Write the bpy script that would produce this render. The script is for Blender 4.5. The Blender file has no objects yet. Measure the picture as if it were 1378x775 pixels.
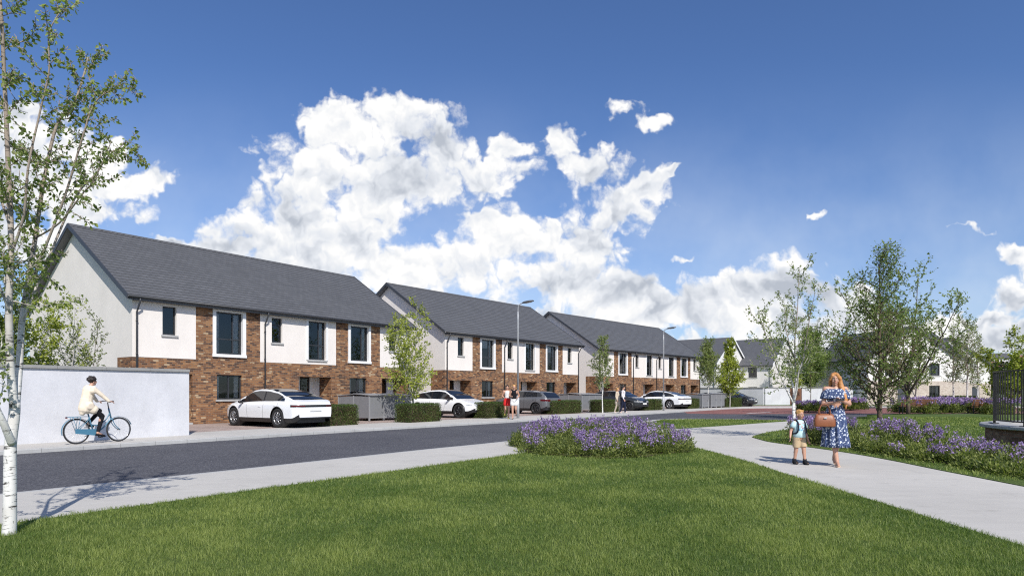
import bpy, bmesh, math, random
import numpy as np
from mathutils import Vector, Matrix, noise as mnoise

SC = bpy.context.scene
COL = SC.collection
R = math.radians
PI = math.pi
F, CX, HY, EYE = 880.0, 689.0, 528.0, 1.36      # camera: focal length in photo pixels, horizon row, eye height


def G(px, py, z=0.0):
    """ground point (x, y) at height z seen at a photo pixel"""
    Y = F * (EYE - z) / (py - HY)
    return ((px - CX) / F * Y, Y)


def AT(px, Y):
    return (px - CX) / F * Y


def lerp(a, b, t):
    return a + (b - a) * t


def sstep(a, b, x):
    t = min(1, max(0, (x - a) / (b - a)))
    return t * t * (3 - 2 * t)


# ------------------------------------------------------------------ mesh builder
class MB:
    def __init__(self):
        self.v, self.f, self.m, self.s = [], [], [], []
        self.uv = None

    def vert(self, p):
        self.v.append(tuple(p))
        return len(self.v) - 1

    def face(self, idx, mi=0, sm=False):
        self.f.append(tuple(idx)); self.m.append(mi); self.s.append(sm)

    def poly(self, pts, mi=0, sm=False):
        self.face([self.vert(p) for p in pts], mi, sm)

    def box(self, x0, y0, z0, x1, y1, z1, mi=0, M=None):
        P = [(x0, y0, z0), (x1, y0, z0), (x1, y1, z0), (x0, y1, z0), (x0, y0, z1), (x1, y0, z1), (x1, y1, z1), (x0, y1, z1)]
        if M is not None:
            P = [M @ Vector(p) for p in P]
        b = len(self.v)
        self.v += [tuple(p) for p in P]
        for q in ((0, 3, 2, 1), (4, 5, 6, 7), (0, 1, 5, 4), (1, 2, 6, 5), (2, 3, 7, 6), (3, 0, 4, 7)):
            self.face([b + i for i in q], mi)

    def cbox(self, c, sz, mi=0, rz=0, rx=0, ry=0, bev=0.0):
        M = Matrix.Translation(c) @ Matrix.Rotation(rz, 4, 'Z') @ Matrix.Rotation(ry, 4, 'Y') @ Matrix.Rotation(rx, 4, 'X')
        hx, hy, hz = sz[0] / 2, sz[1] / 2, sz[2] / 2
        if bev <= 0:
            self.box(-hx, -hy, -hz, hx, hy, hz, mi, M); return
        bm = bmesh.new()
        bmesh.ops.create_cube(bm, size=1.0, matrix=Matrix.Diagonal((sz[0], sz[1], sz[2], 1)))
        bmesh.ops.bevel(bm, geom=list(bm.edges), offset=bev, segments=2, profile=.5, affect='EDGES')
        self.addbm(bm, mi, M)

    def addbm(self, bm, mi=0, M=None, sm=False):
        b = len(self.v)
        bm.verts.index_update()
        for v in bm.verts:
            self.v.append(tuple(M @ v.co if M is not None else v.co))
        for f in bm.faces:
            self.face([b + v.index for v in f.verts], mi, sm)
        bm.free()

    def tube(self, pts, rad, n=8, mi=0, cap=True, sm=True, closed=False):
        pts = [Vector(p) for p in pts]
        k = len(pts)
        rad = rad if hasattr(rad, '__len__') else [rad] * k
        rings = []
        ref = None
        for i, p in enumerate(pts):
            if closed:
                d = pts[(i + 1) % k] - pts[i - 1]
            else:
                d = pts[min(i + 1, k - 1)] - pts[max(i - 1, 0)]
            if d.length < 1e-9:
                d = Vector((0, 0, 1))
            d.normalize()
            if ref is None:
                ref = d.orthogonal().normalized()
            ref = (ref - d * ref.dot(d))
            if ref.length < 1e-6:
                ref = d.orthogonal()
            ref.normalize()
            o = d.cross(ref)
            b = len(self.v)
            for j in range(n):
                a = 2 * PI * j / n
                self.v.append(tuple(p + (ref * math.cos(a) + o * math.sin(a)) * rad[i]))
            rings.append(b)
        for i in range(k if closed else k - 1):
            a, b = rings[i], rings[(i + 1) % k]
            for j in range(n):
                self.face((a + j, a + (j + 1) % n, b + (j + 1) % n, b + j), mi, sm)
        if cap and not closed:
            self.face([rings[0] + j for j in range(n)][::-1], mi)
            self.face([rings[-1] + j for j in range(n)], mi)

    def lathe(self, prof, n=24, mi=0, c=(0, 0, 0), M=None, sm=True):
        """prof: list of (r, z)"""
        rings = []
        for r, z in prof:
            b = len(self.v)
            for j in range(n):
                a = 2 * PI * j / n
                p = Vector((c[0] + r * math.cos(a), c[1] + r * math.sin(a), c[2] + z))
                if M is not None:
                    p = M @ p
                self.v.append(tuple(p))
            rings.append(b)
        for a, b in zip(rings, rings[1:]):
            for j in range(n):
                self.face((a + j, a + (j + 1) % n, b + (j + 1) % n, b + j), mi, sm)

    def loft(self, rings, mi=0, sm=True, cap0=False, cap1=False, closed=True):
        bs = []
        for r in rings:
            bs.append(len(self.v)); self.v += [tuple(p) for p in r]
        n = len(rings[0])
        for a, b in zip(bs, bs[1:]):
            for j in range(n if closed else n - 1):
                self.face((a + j, a + (j + 1) % n, b + (j + 1) % n, b + j), mi, sm)
        if cap0: self.face([bs[0] + j for j in range(n)][::-1], mi)
        if cap1: self.face([bs[-1] + j for j in range(n)], mi)

    def ellipsoid(self, c, r, n=12, mi=0, M=None):
        prof = []
        k = max(5, n // 2 + 1)
        rings = []
        for i in range(k + 1):
            t = PI * i / k
            ring = []
            for j in range(n):
                a = 2 * PI * j / n
                p = Vector((c[0] + r[0] * math.sin(t) * math.cos(a), c[1] + r[1] * math.sin(t) * math.sin(a), c[2] - r[2] * math.cos(t)))
                ring.append(M @ p if M is not None else p)
            rings.append(ring)
        self.loft(rings, mi)

    def build(self, name, mats, parent=None, loc=None):
        me = bpy.data.meshes.new(name)
        me.from_pydata(self.v, [], self.f)
        for m in (mats if isinstance(mats, (list, tuple)) else [mats]):
            me.materials.append(m)
        me.polygons.foreach_set('material_index', self.m)
        me.polygons.foreach_set('use_smooth', self.s)
        me.update()
        o = bpy.data.objects.new(name, me)
        COL.objects.link(o)
        if parent is not None:
            o.parent = parent
        if loc is not None:
            o.location = loc
        return o


def mesh_np(name, V, Fq, mat, parent=None, attr=None, smooth=False):
    """fast mesh from numpy: V (n,3), Fq (m,k) all faces same size; attr: per-face float 'var'"""
    me = bpy.data.meshes.new(name)
    n, (m, k) = len(V), Fq.shape
    me.vertices.add(n); me.vertices.foreach_set('co', V.astype(np.float32).ravel())
    me.loops.add(m * k); me.loops.foreach_set('vertex_index', Fq.astype(np.int32).ravel())
    me.polygons.add(m)
    me.polygons.foreach_set('loop_start', np.arange(0, m * k, k, dtype=np.int32))
    me.update(calc_edges=True)
    if attr is not None:
        a = me.attributes.new('var', 'FLOAT', 'FACE')
        a.data.foreach_set('value', attr.astype(np.float32))
    if smooth:
        me.polygons.foreach_set('use_smooth', [True] * m)
    for mm in (mat if isinstance(mat, (list, tuple)) else [mat]):
        me.materials.append(mm)
    o = bpy.data.objects.new(name, me)
    COL.objects.link(o)
    if parent is not None:
        o.parent = parent
    return o


def tag(o, label=None, cat=None, group=None, kind=None):
    if label: o['label'] = label
    if cat: o['category'] = cat
    if group: o['group'] = group
    if kind: o['kind'] = kind
    return o


def empty(name, loc=(0, 0, 0), rz=0, label=None, cat=None, group=None):
    o = bpy.data.objects.new(name, None)
    o.empty_display_size = .3
    COL.objects.link(o)
    o.location = loc; o.rotation_euler = (0, 0, rz)
    return tag(o, label, cat, group)


def struct(o):
    o['kind'] = 'structure'
    return o


def copy_tree(o, parent=None):
    c = o.copy(); COL.objects.link(c)
    c.parent = parent
    for ch in list(o.children):
        copy_tree(ch, c)
    return c


# ------------------------------------------------------------------ materials
class NT:
    def __init__(self, tree):
        self.t = tree; self.n = tree.nodes; self.l = tree.links

    def node(self, typ, **kw):
        n = self.n.new(typ)
        ins = kw.pop('ins', {})
        for k, v in kw.items():
            setattr(n, k, v)
        for k, v in ins.items():
            self.set(n, k, v)
        return n

    def set(self, n, k, v):
        s = n.inputs[k]
        if hasattr(v, 'is_output') or isinstance(v, bpy.types.NodeSocket):
            self.l.new(v, s)
        else:
            s.default_value = v

    def math(self, op, a, b=0.0, c=0.0, clamp=False):
        n = self.n.new('ShaderNodeMath'); n.operation = op; n.use_clamp = clamp
        self.set(n, 0, a); self.set(n, 1, b); self.set(n, 2, c)
        return n.outputs[0]

    def vmath(self, op, a, b=(0, 0, 0)):
        n = self.n.new('ShaderNodeVectorMath'); n.operation = op
        self.set(n, 0, a)
        if op == 'SCALE': self.set(n, 'Scale', b)
        elif op not in ('LENGTH', 'NORMALIZE'): self.set(n, 1, b)
        return n.outputs['Value'] if op in ('LENGTH', 'DOT_PRODUCT') else n.outputs['Vector']

    dim = '3D'

    def noise(self, vec, scale=5, detail=2, rough=.5, lac=2.0, dist=0.0, out='Fac'):
        n = self.n.new('ShaderNodeTexNoise'); n.noise_dimensions = self.dim
        if vec is not None: self.l.new(vec, n.inputs['Vector'])
        n.inputs['Scale'].default_value = scale; n.inputs['Detail'].default_value = detail
        n.inputs['Roughness'].default_value = rough; n.inputs['Lacunarity'].default_value = lac
        n.inputs['Distortion'].default_value = dist
        return n.outputs[out]

    def ramp(self, fac, stops, interp='LINEAR'):
        n = self.n.new('ShaderNodeValToRGB'); n.color_ramp.interpolation = interp
        e = n.color_ramp.elements
        while len(e) < len(stops): e.new(.5)
        for i, (p, c) in enumerate(stops):
            e[i].position = p
            e[i].color = (c[0], c[1], c[2], 1) if hasattr(c, '__len__') else (c, c, c, 1)
        self.set(n, 'Fac', fac)
        return n.outputs['Color']

    def mix(self, fac, a, b, mode='MIX'):
        n = self.n.new('ShaderNodeMix'); n.data_type = 'RGBA'; n.blend_type = mode
        self.set(n, 0, fac)
        for i, v in ((6, a), (7, b)):
            if isinstance(v, (tuple, list)) and len(v) == 3: v = (*v, 1)
            self.set(n, i, v)
        return n.outputs[2]

    def rng(self, v, a, b, c=0.0, d=1.0, smooth=False):
        n = self.n.new('ShaderNodeMapRange')
        if smooth: n.interpolation_type = 'SMOOTHSTEP'
        self.set(n, 0, v); self.set(n, 1, a); self.set(n, 2, b); self.set(n, 3, c); self.set(n, 4, d)
        return n.outputs[0]

    def bump(self, h, strength=.3, dist=.01):
        n = self.n.new('ShaderNodeBump')
        n.inputs['Strength'].default_value = strength; n.inputs['Distance'].default_value = dist
        self.l.new(h, n.inputs['Height'])
        return n.outputs['Normal']


def newmat(name):
    m = bpy.data.materials.new(name); m.use_nodes = True
    t = NT(m.node_tree)
    b = t.n['Principled BSDF']
    return m, t, b


def simple(name, col, rough=.6, metal=0.0, spec=.5, var=0.0, scale=8, bump=0.0, bscale=60, coat=0.0, objvar=False):
    m, t, b = newmat(name)
    b.inputs['Roughness'].default_value = rough; b.inputs['Metallic'].default_value = metal
    b.inputs['Specular IOR Level'].default_value = spec
    b.inputs['Coat Weight'].default_value = coat
    b.inputs['Coat Roughness'].default_value = .03
    tc = t.node('ShaderNodeTexCoord').outputs['Object']
    if var > 0:
        nz = t.noise(tc, scale, 5, .6)
        f = t.rng(nz, .3, .7, 1 - var, 1 + var)
        c = t.mix(1.0, (*col, 1), f, 'MULTIPLY')
        t.set(b, 'Base Color', c)
    else:
        b.inputs['Base Color'].default_value = (*col, 1)
    if bump > 0:
        t.set(b, 'Normal', t.bump(t.noise(tc, bscale, 4, .6), bump, .01))
    return m
# ------------------------------------------------------------------ material library
M = {}


def mat_brick(name, tones, mortar=(.22, .18, .14)):
    m, t, b = newmat(name)
    o = t.node('ShaderNodeTexCoord').outputs['Object']
    s = t.node('ShaderNodeSeparateXYZ', ins={0: o})
    u = t.math('ADD', s.outputs[0], s.outputs[1])
    v = t.node('ShaderNodeCombineXYZ', ins={0: u, 1: s.outputs[2], 2: 0.0}).outputs[0]
    br = t.node('ShaderNodeTexBrick', offset=.5, squash=1.0, ins={'Vector': v, 'Color1': (0, 0, 0, 1), 'Color2': (1, 1, 1, 1), 'Mortar': (.5, .5, .5, 1),
        'Scale': 1.0, 'Mortar Size': .006, 'Mortar Smooth': .3, 'Bias': 0.0, 'Brick Width': .225, 'Row Height': .075})
    rnd = t.math('ADD', br.outputs['Color'], t.rng(t.noise(v, 1.1, 2), .35, .65, -.12, .12))
    col = t.ramp(rnd, tones, 'CONSTANT')
    fine = t.noise(o, 60, 4, .7)
    col = t.mix(1.0, col, t.rng(fine, .3, .7, .75, 1.25), 'MULTIPLY')
    big = t.noise(o, .5, 3, .6)
    col = t.mix(1.0, col, t.rng(big, .3, .7, .88, 1.12), 'MULTIPLY')
    col = t.mix(br.outputs['Fac'], col, (*mortar, 1))
    t.set(b, 'Base Color', col)
    b.inputs['Roughness'].default_value = .9; b.inputs['Specular IOR Level'].default_value = .25
    h = t.math('ADD', t.math('MULTIPLY', br.outputs['Fac'], -1.0), t.math('MULTIPLY', fine, .5))
    t.set(b, 'Normal', t.bump(h, .6, .008))
    return m


M['brick'] = mat_brick('red_brown_brick', [(0, (.085, .048, .034)), (.14, (.19, .092, .048)), (.28, (.28, .14, .064)), (.46, (.22, .105, .052)), (.6, (.12, .064, .042)),
                                           (.70, (.33, .175, .084)), (.85, (.25, .12, .057)), (.965, (.44, .32, .20))])
M['pink_brick'] = mat_brick('pale_buff_brick', [(0, (.55, .47, .41)), (.3, (.6, .52, .45)), (.6, (.5, .42, .36)), (.8, (.62, .55, .48))])
M['plinth_brick'] = mat_brick('brown_plinth_brick', [(0, (.16, .09, .06)), (.3, (.24, .14, .1)), (.6, (.2, .11, .08)), (.8, (.3, .2, .14))])


def mat_render(name, col, dirt=.06):
    m, t, b = newmat(name)
    o = t.node('ShaderNodeTexCoord').outputs['Object']
    n1 = t.noise(o, .9, 5, .65); n2 = t.noise(o, 14, 4, .6)
    s = t.node('ShaderNodeMapping', ins={'Vector': o, 'Scale': (1.6, 1.6, .5)}).outputs[0]
    st = t.noise(s, 1.2, 4, .6)
    f = t.math('MULTIPLY', t.rng(n1, .3, .7, 1 - dirt, 1 + dirt * .5), t.rng(n2, .3, .7, 1 - dirt * .4, 1.0 + dirt * .3))
    f = t.math('MULTIPLY', f, t.rng(st, .5, .8, 1.0, 1 - dirt * .8))
    t.set(b, 'Base Color', t.mix(1.0, (*col, 1), f, 'MULTIPLY'))
    b.inputs['Roughness'].default_value = .92; b.inputs['Specular IOR Level'].default_value = .2
    t.set(b, 'Normal', t.bump(t.noise(o, 90, 3, .6), .25, .004))
    return m


M['render'] = mat_render('white_render', (.79, .745, .695))
M['render_cream'] = mat_render('cream_render', (.76, .74, .71))
M['wall_paint'] = mat_render('pale_blue_grey_wall_paint', (.61, .615, .64), .11)
M['concrete'] = mat_render('concrete_coping', (.30, .30, .29), .15)


def mat_slate():
    m, t, b = newmat('grey_roof_slate')
    o = t.node('ShaderNodeTexCoord').outputs['Object']
    s = t.node('ShaderNodeSeparateXYZ', ins={0: o})
    v = t.node('ShaderNodeCombineXYZ', ins={0: s.outputs[0], 1: t.math('SUBTRACT', s.outputs[2], 5.2 + .02), 2: 0.0}).outputs[0]
    br = t.node('ShaderNodeTexBrick', offset=.5, ins={'Vector': v, 'Color1': (0, 0, 0, 1), 'Color2': (1, 1, 1, 1), 'Mortar': (.3, .3, .3, 1),
        'Scale': 1.0, 'Mortar Size': .007, 'Mortar Smooth': .1, 'Brick Width': .33, 'Row Height': .14833})
    col = t.ramp(br.outputs['Color'], [(0, (.098, .100, .106)), (.5, (.107, .109, .115)), (1, (.117, .119, .126))])
    col = t.mix(1.0, col, t.rng(t.noise(o, .4, 4, .6), .3, .7, .95, 1.05), 'MULTIPLY')
    col = t.mix(1.0, col, t.rng(t.noise(o, 25, 3, .6), .3, .7, .9, 1.1), 'MULTIPLY')
    col = t.mix(t.math('MULTIPLY', br.outputs['Fac'], .6), col, (.02, .02, .024, 1))
    t.set(b, 'Base Color', col)
    b.inputs['Roughness'].default_value = .62; b.inputs['Specular IOR Level'].default_value = .35
    t.set(b, 'Normal', t.bump(t.math('ADD', t.math('MULTIPLY', br.outputs['Fac'], -1.0), br.outputs['Color']), .35, .006))
    return m


M['slate'] = mat_slate()
M['dark_metal'] = simple('anthracite_metal', (.045, .048, .055), .45)
M['soffit'] = simple('grey_soffit_board', (.11, .115, .125), .5)
M['frame'] = simple('anthracite_window_frame', (.035, .037, .042), .4)
M['white_frame'] = simple('white_surround_paint', (.80, .80, .79), .55, var=.03)
M['sill'] = simple('grey_stone_sill', (.40, .40, .39), .8, var=.12, scale=5)
M['door'] = simple('dark_grey_door_paint', (.06, .065, .075), .35)
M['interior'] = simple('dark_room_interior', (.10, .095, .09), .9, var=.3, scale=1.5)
M['curtain'] = simple('pale_curtain_cloth', (.70, .69, .67), .95, var=.1, scale=9)
M['black_paint'] = simple('black_railing_paint', (.012, .012, .014), .4)
M['galv'] = simple('galvanised_pole', (.42, .43, .44), .5, metal=.3, var=.08, scale=6)
M['bin_store'] = simple('grey_bin_store_panel', (.20, .205, .215), .5, var=.05, scale=4)
M['bin_frame'] = simple('grey_bin_store_frame', (.27, .275, .285), .5)
M['wood'] = simple('brown_bench_timber', (.17, .075, .04), .6, var=.25, scale=12)


def mat_glass():
    m, t, b = newmat('window_glass')
    t.n.remove(b)
    out = t.n['Material Output']
    tr = t.node('ShaderNodeBsdfTransparent', ins={0: (.74, .75, .75, 1)})
    gl = t.node('ShaderNodeBsdfGlossy', ins={'Roughness': .02, 'Color': (1, 1, 1, 1)})
    o = t.node('ShaderNodeTexCoord').outputs['Object']
    nb = t.bump(t.noise(o, .9, 2), .05, .05)
    t.set(gl, 'Normal', nb)
    fr = t.node('ShaderNodeFresnel', ins={'IOR': 1.7})
    mx = t.node('ShaderNodeMixShader', ins={0: fr.outputs[0], 1: tr.outputs[0], 2: gl.outputs[0]})
    t.l.new(mx.outputs[0], out.inputs['Surface'])
    return m


M['glass'] = mat_glass()
M['car_glass'] = simple('dark_car_glass', (.012, .014, .018), .04, spec=.8)
M['car_white'] = simple('white_car_paint', (.80, .81, .82), .25, coat=.6)
M['car_grey'] = simple('grey_car_paint', (.17, .175, .185), .32, metal=.35, coat=.6)
M['car_dark'] = simple('dark_car_paint', (.03, .033, .038), .25, metal=.2, coat=.6)
M['car_trim'] = simple('black_car_trim', (.014, .014, .016), .4)
M['tyre'] = simple('tyre_rubber', (.018, .018, .019), .85)
M['rim'] = simple('alloy_rim', (.42, .42, .43), .3, metal=.8)
M['rim_dark'] = simple('dark_alloy', (.05, .05, .055), .35, metal=.5)
M['lamp_red'] = simple('red_tail_lamp', (.10, .008, .012), .15)
M['lamp_clear'] = simple('clear_head_lamp', (.5, .52, .55), .1)
M['plate'] = simple('white_number_plate', (.72, .72, .7), .4)


def mat_ground(name, c1, c2, scale=1.0, fine=120, bump=.3, rough=.9, spots=0.0, bdist=.005, c3=None):
    m, t, b = newmat(name)
    o = t.node('ShaderNodeTexCoord').outputs['Object']
    a = t.noise(o, scale, 6, .62)
    col = t.mix(t.rng(a, .32, .68), (*c1, 1), (*c2, 1))
    f = t.noise(o, fine, 3, .7)
    col = t.mix(1.0, col, t.rng(f, .3, .7, .82, 1.18), 'MULTIPLY')
    if spots:
        vo = t.node('ShaderNodeTexVoronoi', ins={'Vector': o, 'Scale': 38.0})
        sp = t.rng(vo.outputs['Color'], .55, .95)
        col = t.mix(t.math('MULTIPLY', sp, spots), col, (*(c3 or (.3, .3, .3)), 1))
    t.set(b, 'Base Color', col)
    b.inputs['Roughness'].default_value = rough; b.inputs['Specular IOR Level'].default_value = .25
    t.set(b, 'Normal', t.bump(t.noise(o, fine * .8, 4, .7), bump, bdist))
    return m


M['asphalt'] = mat_ground('asphalt', (.062, .062, .071), (.086, .086, .096), .35, 22, .9, .85, spots=.7, bdist=.01, c3=(.20, .20, .21))
M['earth'] = mat_ground('far_ground', (.05, .075, .03), (.09, .10, .05), .05, 3, .2)
M['soil'] = mat_ground('bed_soil', (.05, .035, .022), (.08, .055, .035), 2, 30, .6)


def mat_lawn():
    m, t, b = newmat('lawn_turf')
    o = t.node('ShaderNodeTexCoord').outputs['Object']
    a = t.noise(o, .5, 5, .6); f = t.noise(o, 30, 5, .75)
    col = t.mix(t.rng(a, .3, .7), (.07, .115, .028, 1), (.12, .165, .045, 1))
    col = t.mix(1.0, col, t.rng(f, .28, .72, .35, 1.5), 'MULTIPLY')
    t.set(b, 'Base Color', col)
    b.inputs['Roughness'].default_value = .9; b.inputs['Specular IOR Level'].default_value = .15
    t.set(b, 'Normal', t.bump(f, .9, .03))
    return m


M['lawn'] = mat_lawn()


def mat_path(name, c, slab=None):
    m, t, b = newmat(name)
    o = t.node('ShaderNodeTexCoord').outputs['Object']
    a = t.noise(o, .45, 6, .6); st = t.noise(t.node('ShaderNodeMapping', ins={'Vector': o, 'Rotation': (0, 0, R(-35)), 'Scale': (1.0, 5.0, 1.0)}).outputs[0], 1.4, 6, .65)
    f = t.noise(o, 90, 3, .7)
    k = t.math('MULTIPLY', t.rng(a, .3, .7, .92, 1.06), t.rng(st, .35, .7, 1.03, .95))
    k = t.math('MULTIPLY', k, t.rng(f, .3, .7, .9, 1.1))
    blot = t.rng(t.noise(o, 2.2, 5, .7), .56, .72, 1.0, .84)
    k = t.math('MULTIPLY', k, blot)
    if slab:
        vo = t.node('ShaderNodeMapping', ins={'Vector': o, 'Rotation': (0, 0, slab[2])}).outputs[0]
        br = t.node('ShaderNodeTexBrick', offset=0.0, ins={'Vector': vo, 'Color1': (0, 0, 0, 1), 'Color2': (1, 1, 1, 1), 'Scale': 1.0, 'Mortar Size': .008, 'Brick Width': slab[0], 'Row Height': slab[1]})
        k = t.math('MULTIPLY', k, t.rng(br.outputs['Fac'], 0, 1, 1.0, .62))
    t.set(b, 'Base Color', t.mix(1.0, (*c, 1), k, 'MULTIPLY'))
    b.inputs['Roughness'].default_value = .9; b.inputs['Specular IOR Level'].default_value = .2
    t.set(b, 'Normal', t.bump(f, .25, .004))
    return m


M['path'] = mat_path('pale_concrete_path', (.50, .48, .44))
M['footpath'] = mat_path('concrete_footpath', (.49, .47, .435))
M['kerb'] = mat_path('concrete_kerb', (.43, .43, .42), (.915, 5.0, -math.atan2(.817, .5766)))


def mat_paver(name, tones, ang=0):
    m, t, b = newmat(name)
    o = t.node('ShaderNodeTexCoord').outputs['Object']
    v = t.node('ShaderNodeMapping', ins={'Vector': o, 'Rotation': (0, 0, ang)}).outputs[0]
    br = t.node('ShaderNodeTexBrick', offset=.5, ins={'Vector': v, 'Color1': (0, 0, 0, 1), 'Color2': (1, 1, 1, 1), 'Scale': 1.0, 'Mortar Size': .006, 'Brick Width': .2, 'Row Height': .1})
    col = t.ramp(br.outputs['Color'], tones)
    col = t.mix(1.0, col, t.rng(t.noise(o, .6, 5, .6), .3, .7, .85, 1.15), 'MULTIPLY')
    col = t.mix(br.outputs['Fac'], col, (.12, .10, .09, 1))
    t.set(b, 'Base Color', col)
    b.inputs['Roughness'].default_value = .9
    t.set(b, 'Normal', t.bump(br.outputs['Fac'], -.3, .004))
    return m


M['paver'] = mat_paver('pinkish_driveway_pavers', [(0, (.30, .22, .19)), (.5, (.38, .29, .25)), (1, (.42, .34, .30))], R(-54.8))
M['red_paver'] = mat_paver('red_block_paving', [(0, (.19, .065, .055)), (.5, (.25, .09, .075)), (1, (.29, .12, .10))])
M['line'] = simple('white_road_paint', (.75, .75, .72), .7, var=.08, scale=20)


def mat_leaf(name, c1, c2, trans=.35, rough=.5, scale=1.2):
    """leaf colour varies per face (attribute var); thin leaves pass some light"""
    m, t, b = newmat(name)
    a = t.node('ShaderNodeAttribute', attribute_name='var').outputs['Fac']
    o = t.node('ShaderNodeTexCoord').outputs['Object']
    n = t.rng(t.noise(o, scale, 2), .35, .65, -.25, .25)
    f = t.math('ADD', a, n, clamp=True)
    col = t.mix(f, (*c1, 1), (*c2, 1))
    t.set(b, 'Base Color', col)
    b.inputs['Roughness'].default_value = rough; b.inputs['Specular IOR Level'].default_value = .3
    tl = t.node('ShaderNodeBsdfTranslucent', ins={0: col})
    tc = t.mix(1.0, col, (1.25, 1.5, .55, 1), 'MULTIPLY')
    t.set(tl, 'Color', tc)
    mx = t.node('ShaderNodeMixShader', ins={0: trans, 1: b.outputs[0], 2: tl.outputs[0]})
    t.l.new(mx.outputs[0], t.n['Material Output'].inputs['Surface'])
    return m


M['leaf_birch'] = mat_leaf('birch_leaf', (.12, .165, .05), (.34, .39, .14), .45)
M['leaf_pale'] = mat_leaf('pale_green_leaf', (.12, .16, .05), (.26, .31, .11))
M['leaf_yellow'] = mat_leaf('yellow_green_leaf', (.18, .22, .03), (.46, .50, .08))
M['leaf_dark'] = mat_leaf('mid_green_leaf', (.095, .14, .042), (.32, .39, .14), .5)
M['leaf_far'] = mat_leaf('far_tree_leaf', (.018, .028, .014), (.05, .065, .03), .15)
M['leaf_hedge'] = mat_leaf('hedge_leaf', (.030, .055, .014), (.125, .17, .045), .3)
M['leaf_bed'] = mat_leaf('bed_leaf', (.06, .09, .028), (.30, .33, .10), .4, scale=2.5)
M['petal'] = mat_leaf('purple_petal', (.17, .085, .34), (.55, .42, .70), .3, scale=2.5)
M['grass'] = mat_leaf('grass_blade', (.088, .150, .028), (.31, .355, .105), .40, scale=.5)


def mat_birch_bark():
    m, t, b = newmat('birch_bark')
    o = t.node('ShaderNodeTexCoord').outputs['Object']
    s = t.node('ShaderNodeSeparateXYZ', ins={0: o})
    v = t.node('ShaderNodeMapping', ins={'Vector': o, 'Scale': (9.0, 9.0, 42.0)}).outputs[0]
    n = t.noise(v, .75, 4, .7, dist=.6)
    n2 = t.noise(t.node('ShaderNodeMapping', ins={'Vector': o, 'Scale': (1.0, 1.0, .5)}).outputs[0], 14, 3, .7)
    dark = t.math('MAXIMUM', t.rng(n, .56, .64), t.rng(n2, .62, .70))
    up = t.rng(s.outputs[2], 1.2, 3.2)                                   # young upper stems are browner
    base = t.mix(t.rng(t.noise(o, 6, 4), .3, .7), (.62, .60, .56, 1), (.80, .79, .76, 1))
    base = t.mix(t.math('MULTIPLY', up, .8), base, (.22, .15, .10, 1))
    col = t.mix(dark, base, (.05, .042, .036, 1))
    t.set(b, 'Base Color', col); b.inputs['Roughness'].default_value = .8
    t.set(b, 'Normal', t.bump(t.math('SUBTRACT', 1.0, dark), .5, .01))
    return m


M['birch_bark'] = mat_birch_bark()
M['bark'] = simple('brown_bark', (.12, .085, .06), .9, var=.35, scale=12, bump=.6, bscale=25)
M['pale_bark'] = simple('pale_grey_bark', (.38, .36, .33), .9, var=.35, scale=12, bump=.4, bscale=25)
M['skin'] = simple('skin', (.52, .29, .20), .5, var=.05)
M['hair_red'] = simple('auburn_hair', (.52, .235, .075), .5, var=.35, scale=30, bump=.6, bscale=60)
M['hair_blond'] = simple('blond_hair', (.55, .30, .10), .6, var=.25, scale=40, bump=.5)
M['hair_dark'] = simple('dark_hair', (.018, .012, .010), .6, var=.3, scale=40, bump=.5)


def cloth(name, col, var=.08):
    return simple(name, col, .9, spec=.15, var=var, scale=9, bump=.25, bscale=40)
# ------------------------------------------------------------------ camera, sun, sky
cam = bpy.data.cameras.new('camera'); camo = bpy.data.objects.new('camera', cam); COL.objects.link(camo)
camo.location = (0, 0, EYE); camo.rotation_euler = (R(90), 0, 0)
cam.sensor_width = 36.0; cam.lens = 36.0 * F / 1378.0
cam.shift_y = (HY - 387.5) / 1378.0
cam.clip_start = .1; cam.clip_end = 6000
SC.camera = camo
SUN_AZ = math.atan2(.35, -.94)          # clockwise from +Y
SUN_EL = R(42)
sd = Vector((math.sin(SUN_AZ) * math.cos(SUN_EL), math.cos(SUN_AZ) * math.cos(SUN_EL), math.sin(SUN_EL)))
sl = bpy.data.lights.new('sun', 'SUN'); sl.energy = 4.6; sl.angle = R(.5); sl.color = (1.0, .955, .89)
so = bpy.data.objects.new('sun', sl); COL.objects.link(so); so.rotation_euler = sd.to_track_quat('Z', 'Y').to_euler()
SC.view_settings.view_transform = 'Standard'; SC.view_settings.look = 'None'
SC.view_settings.exposure = 0.08; SC.cycles.use_denoising = False; SC.cycles.filter_width = 1.15; SC.cycles.sample_clamp_indirect = 4.0; SC.view_settings.gamma = 1.0; SC.view_settings.use_curve_mapping = False

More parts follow.
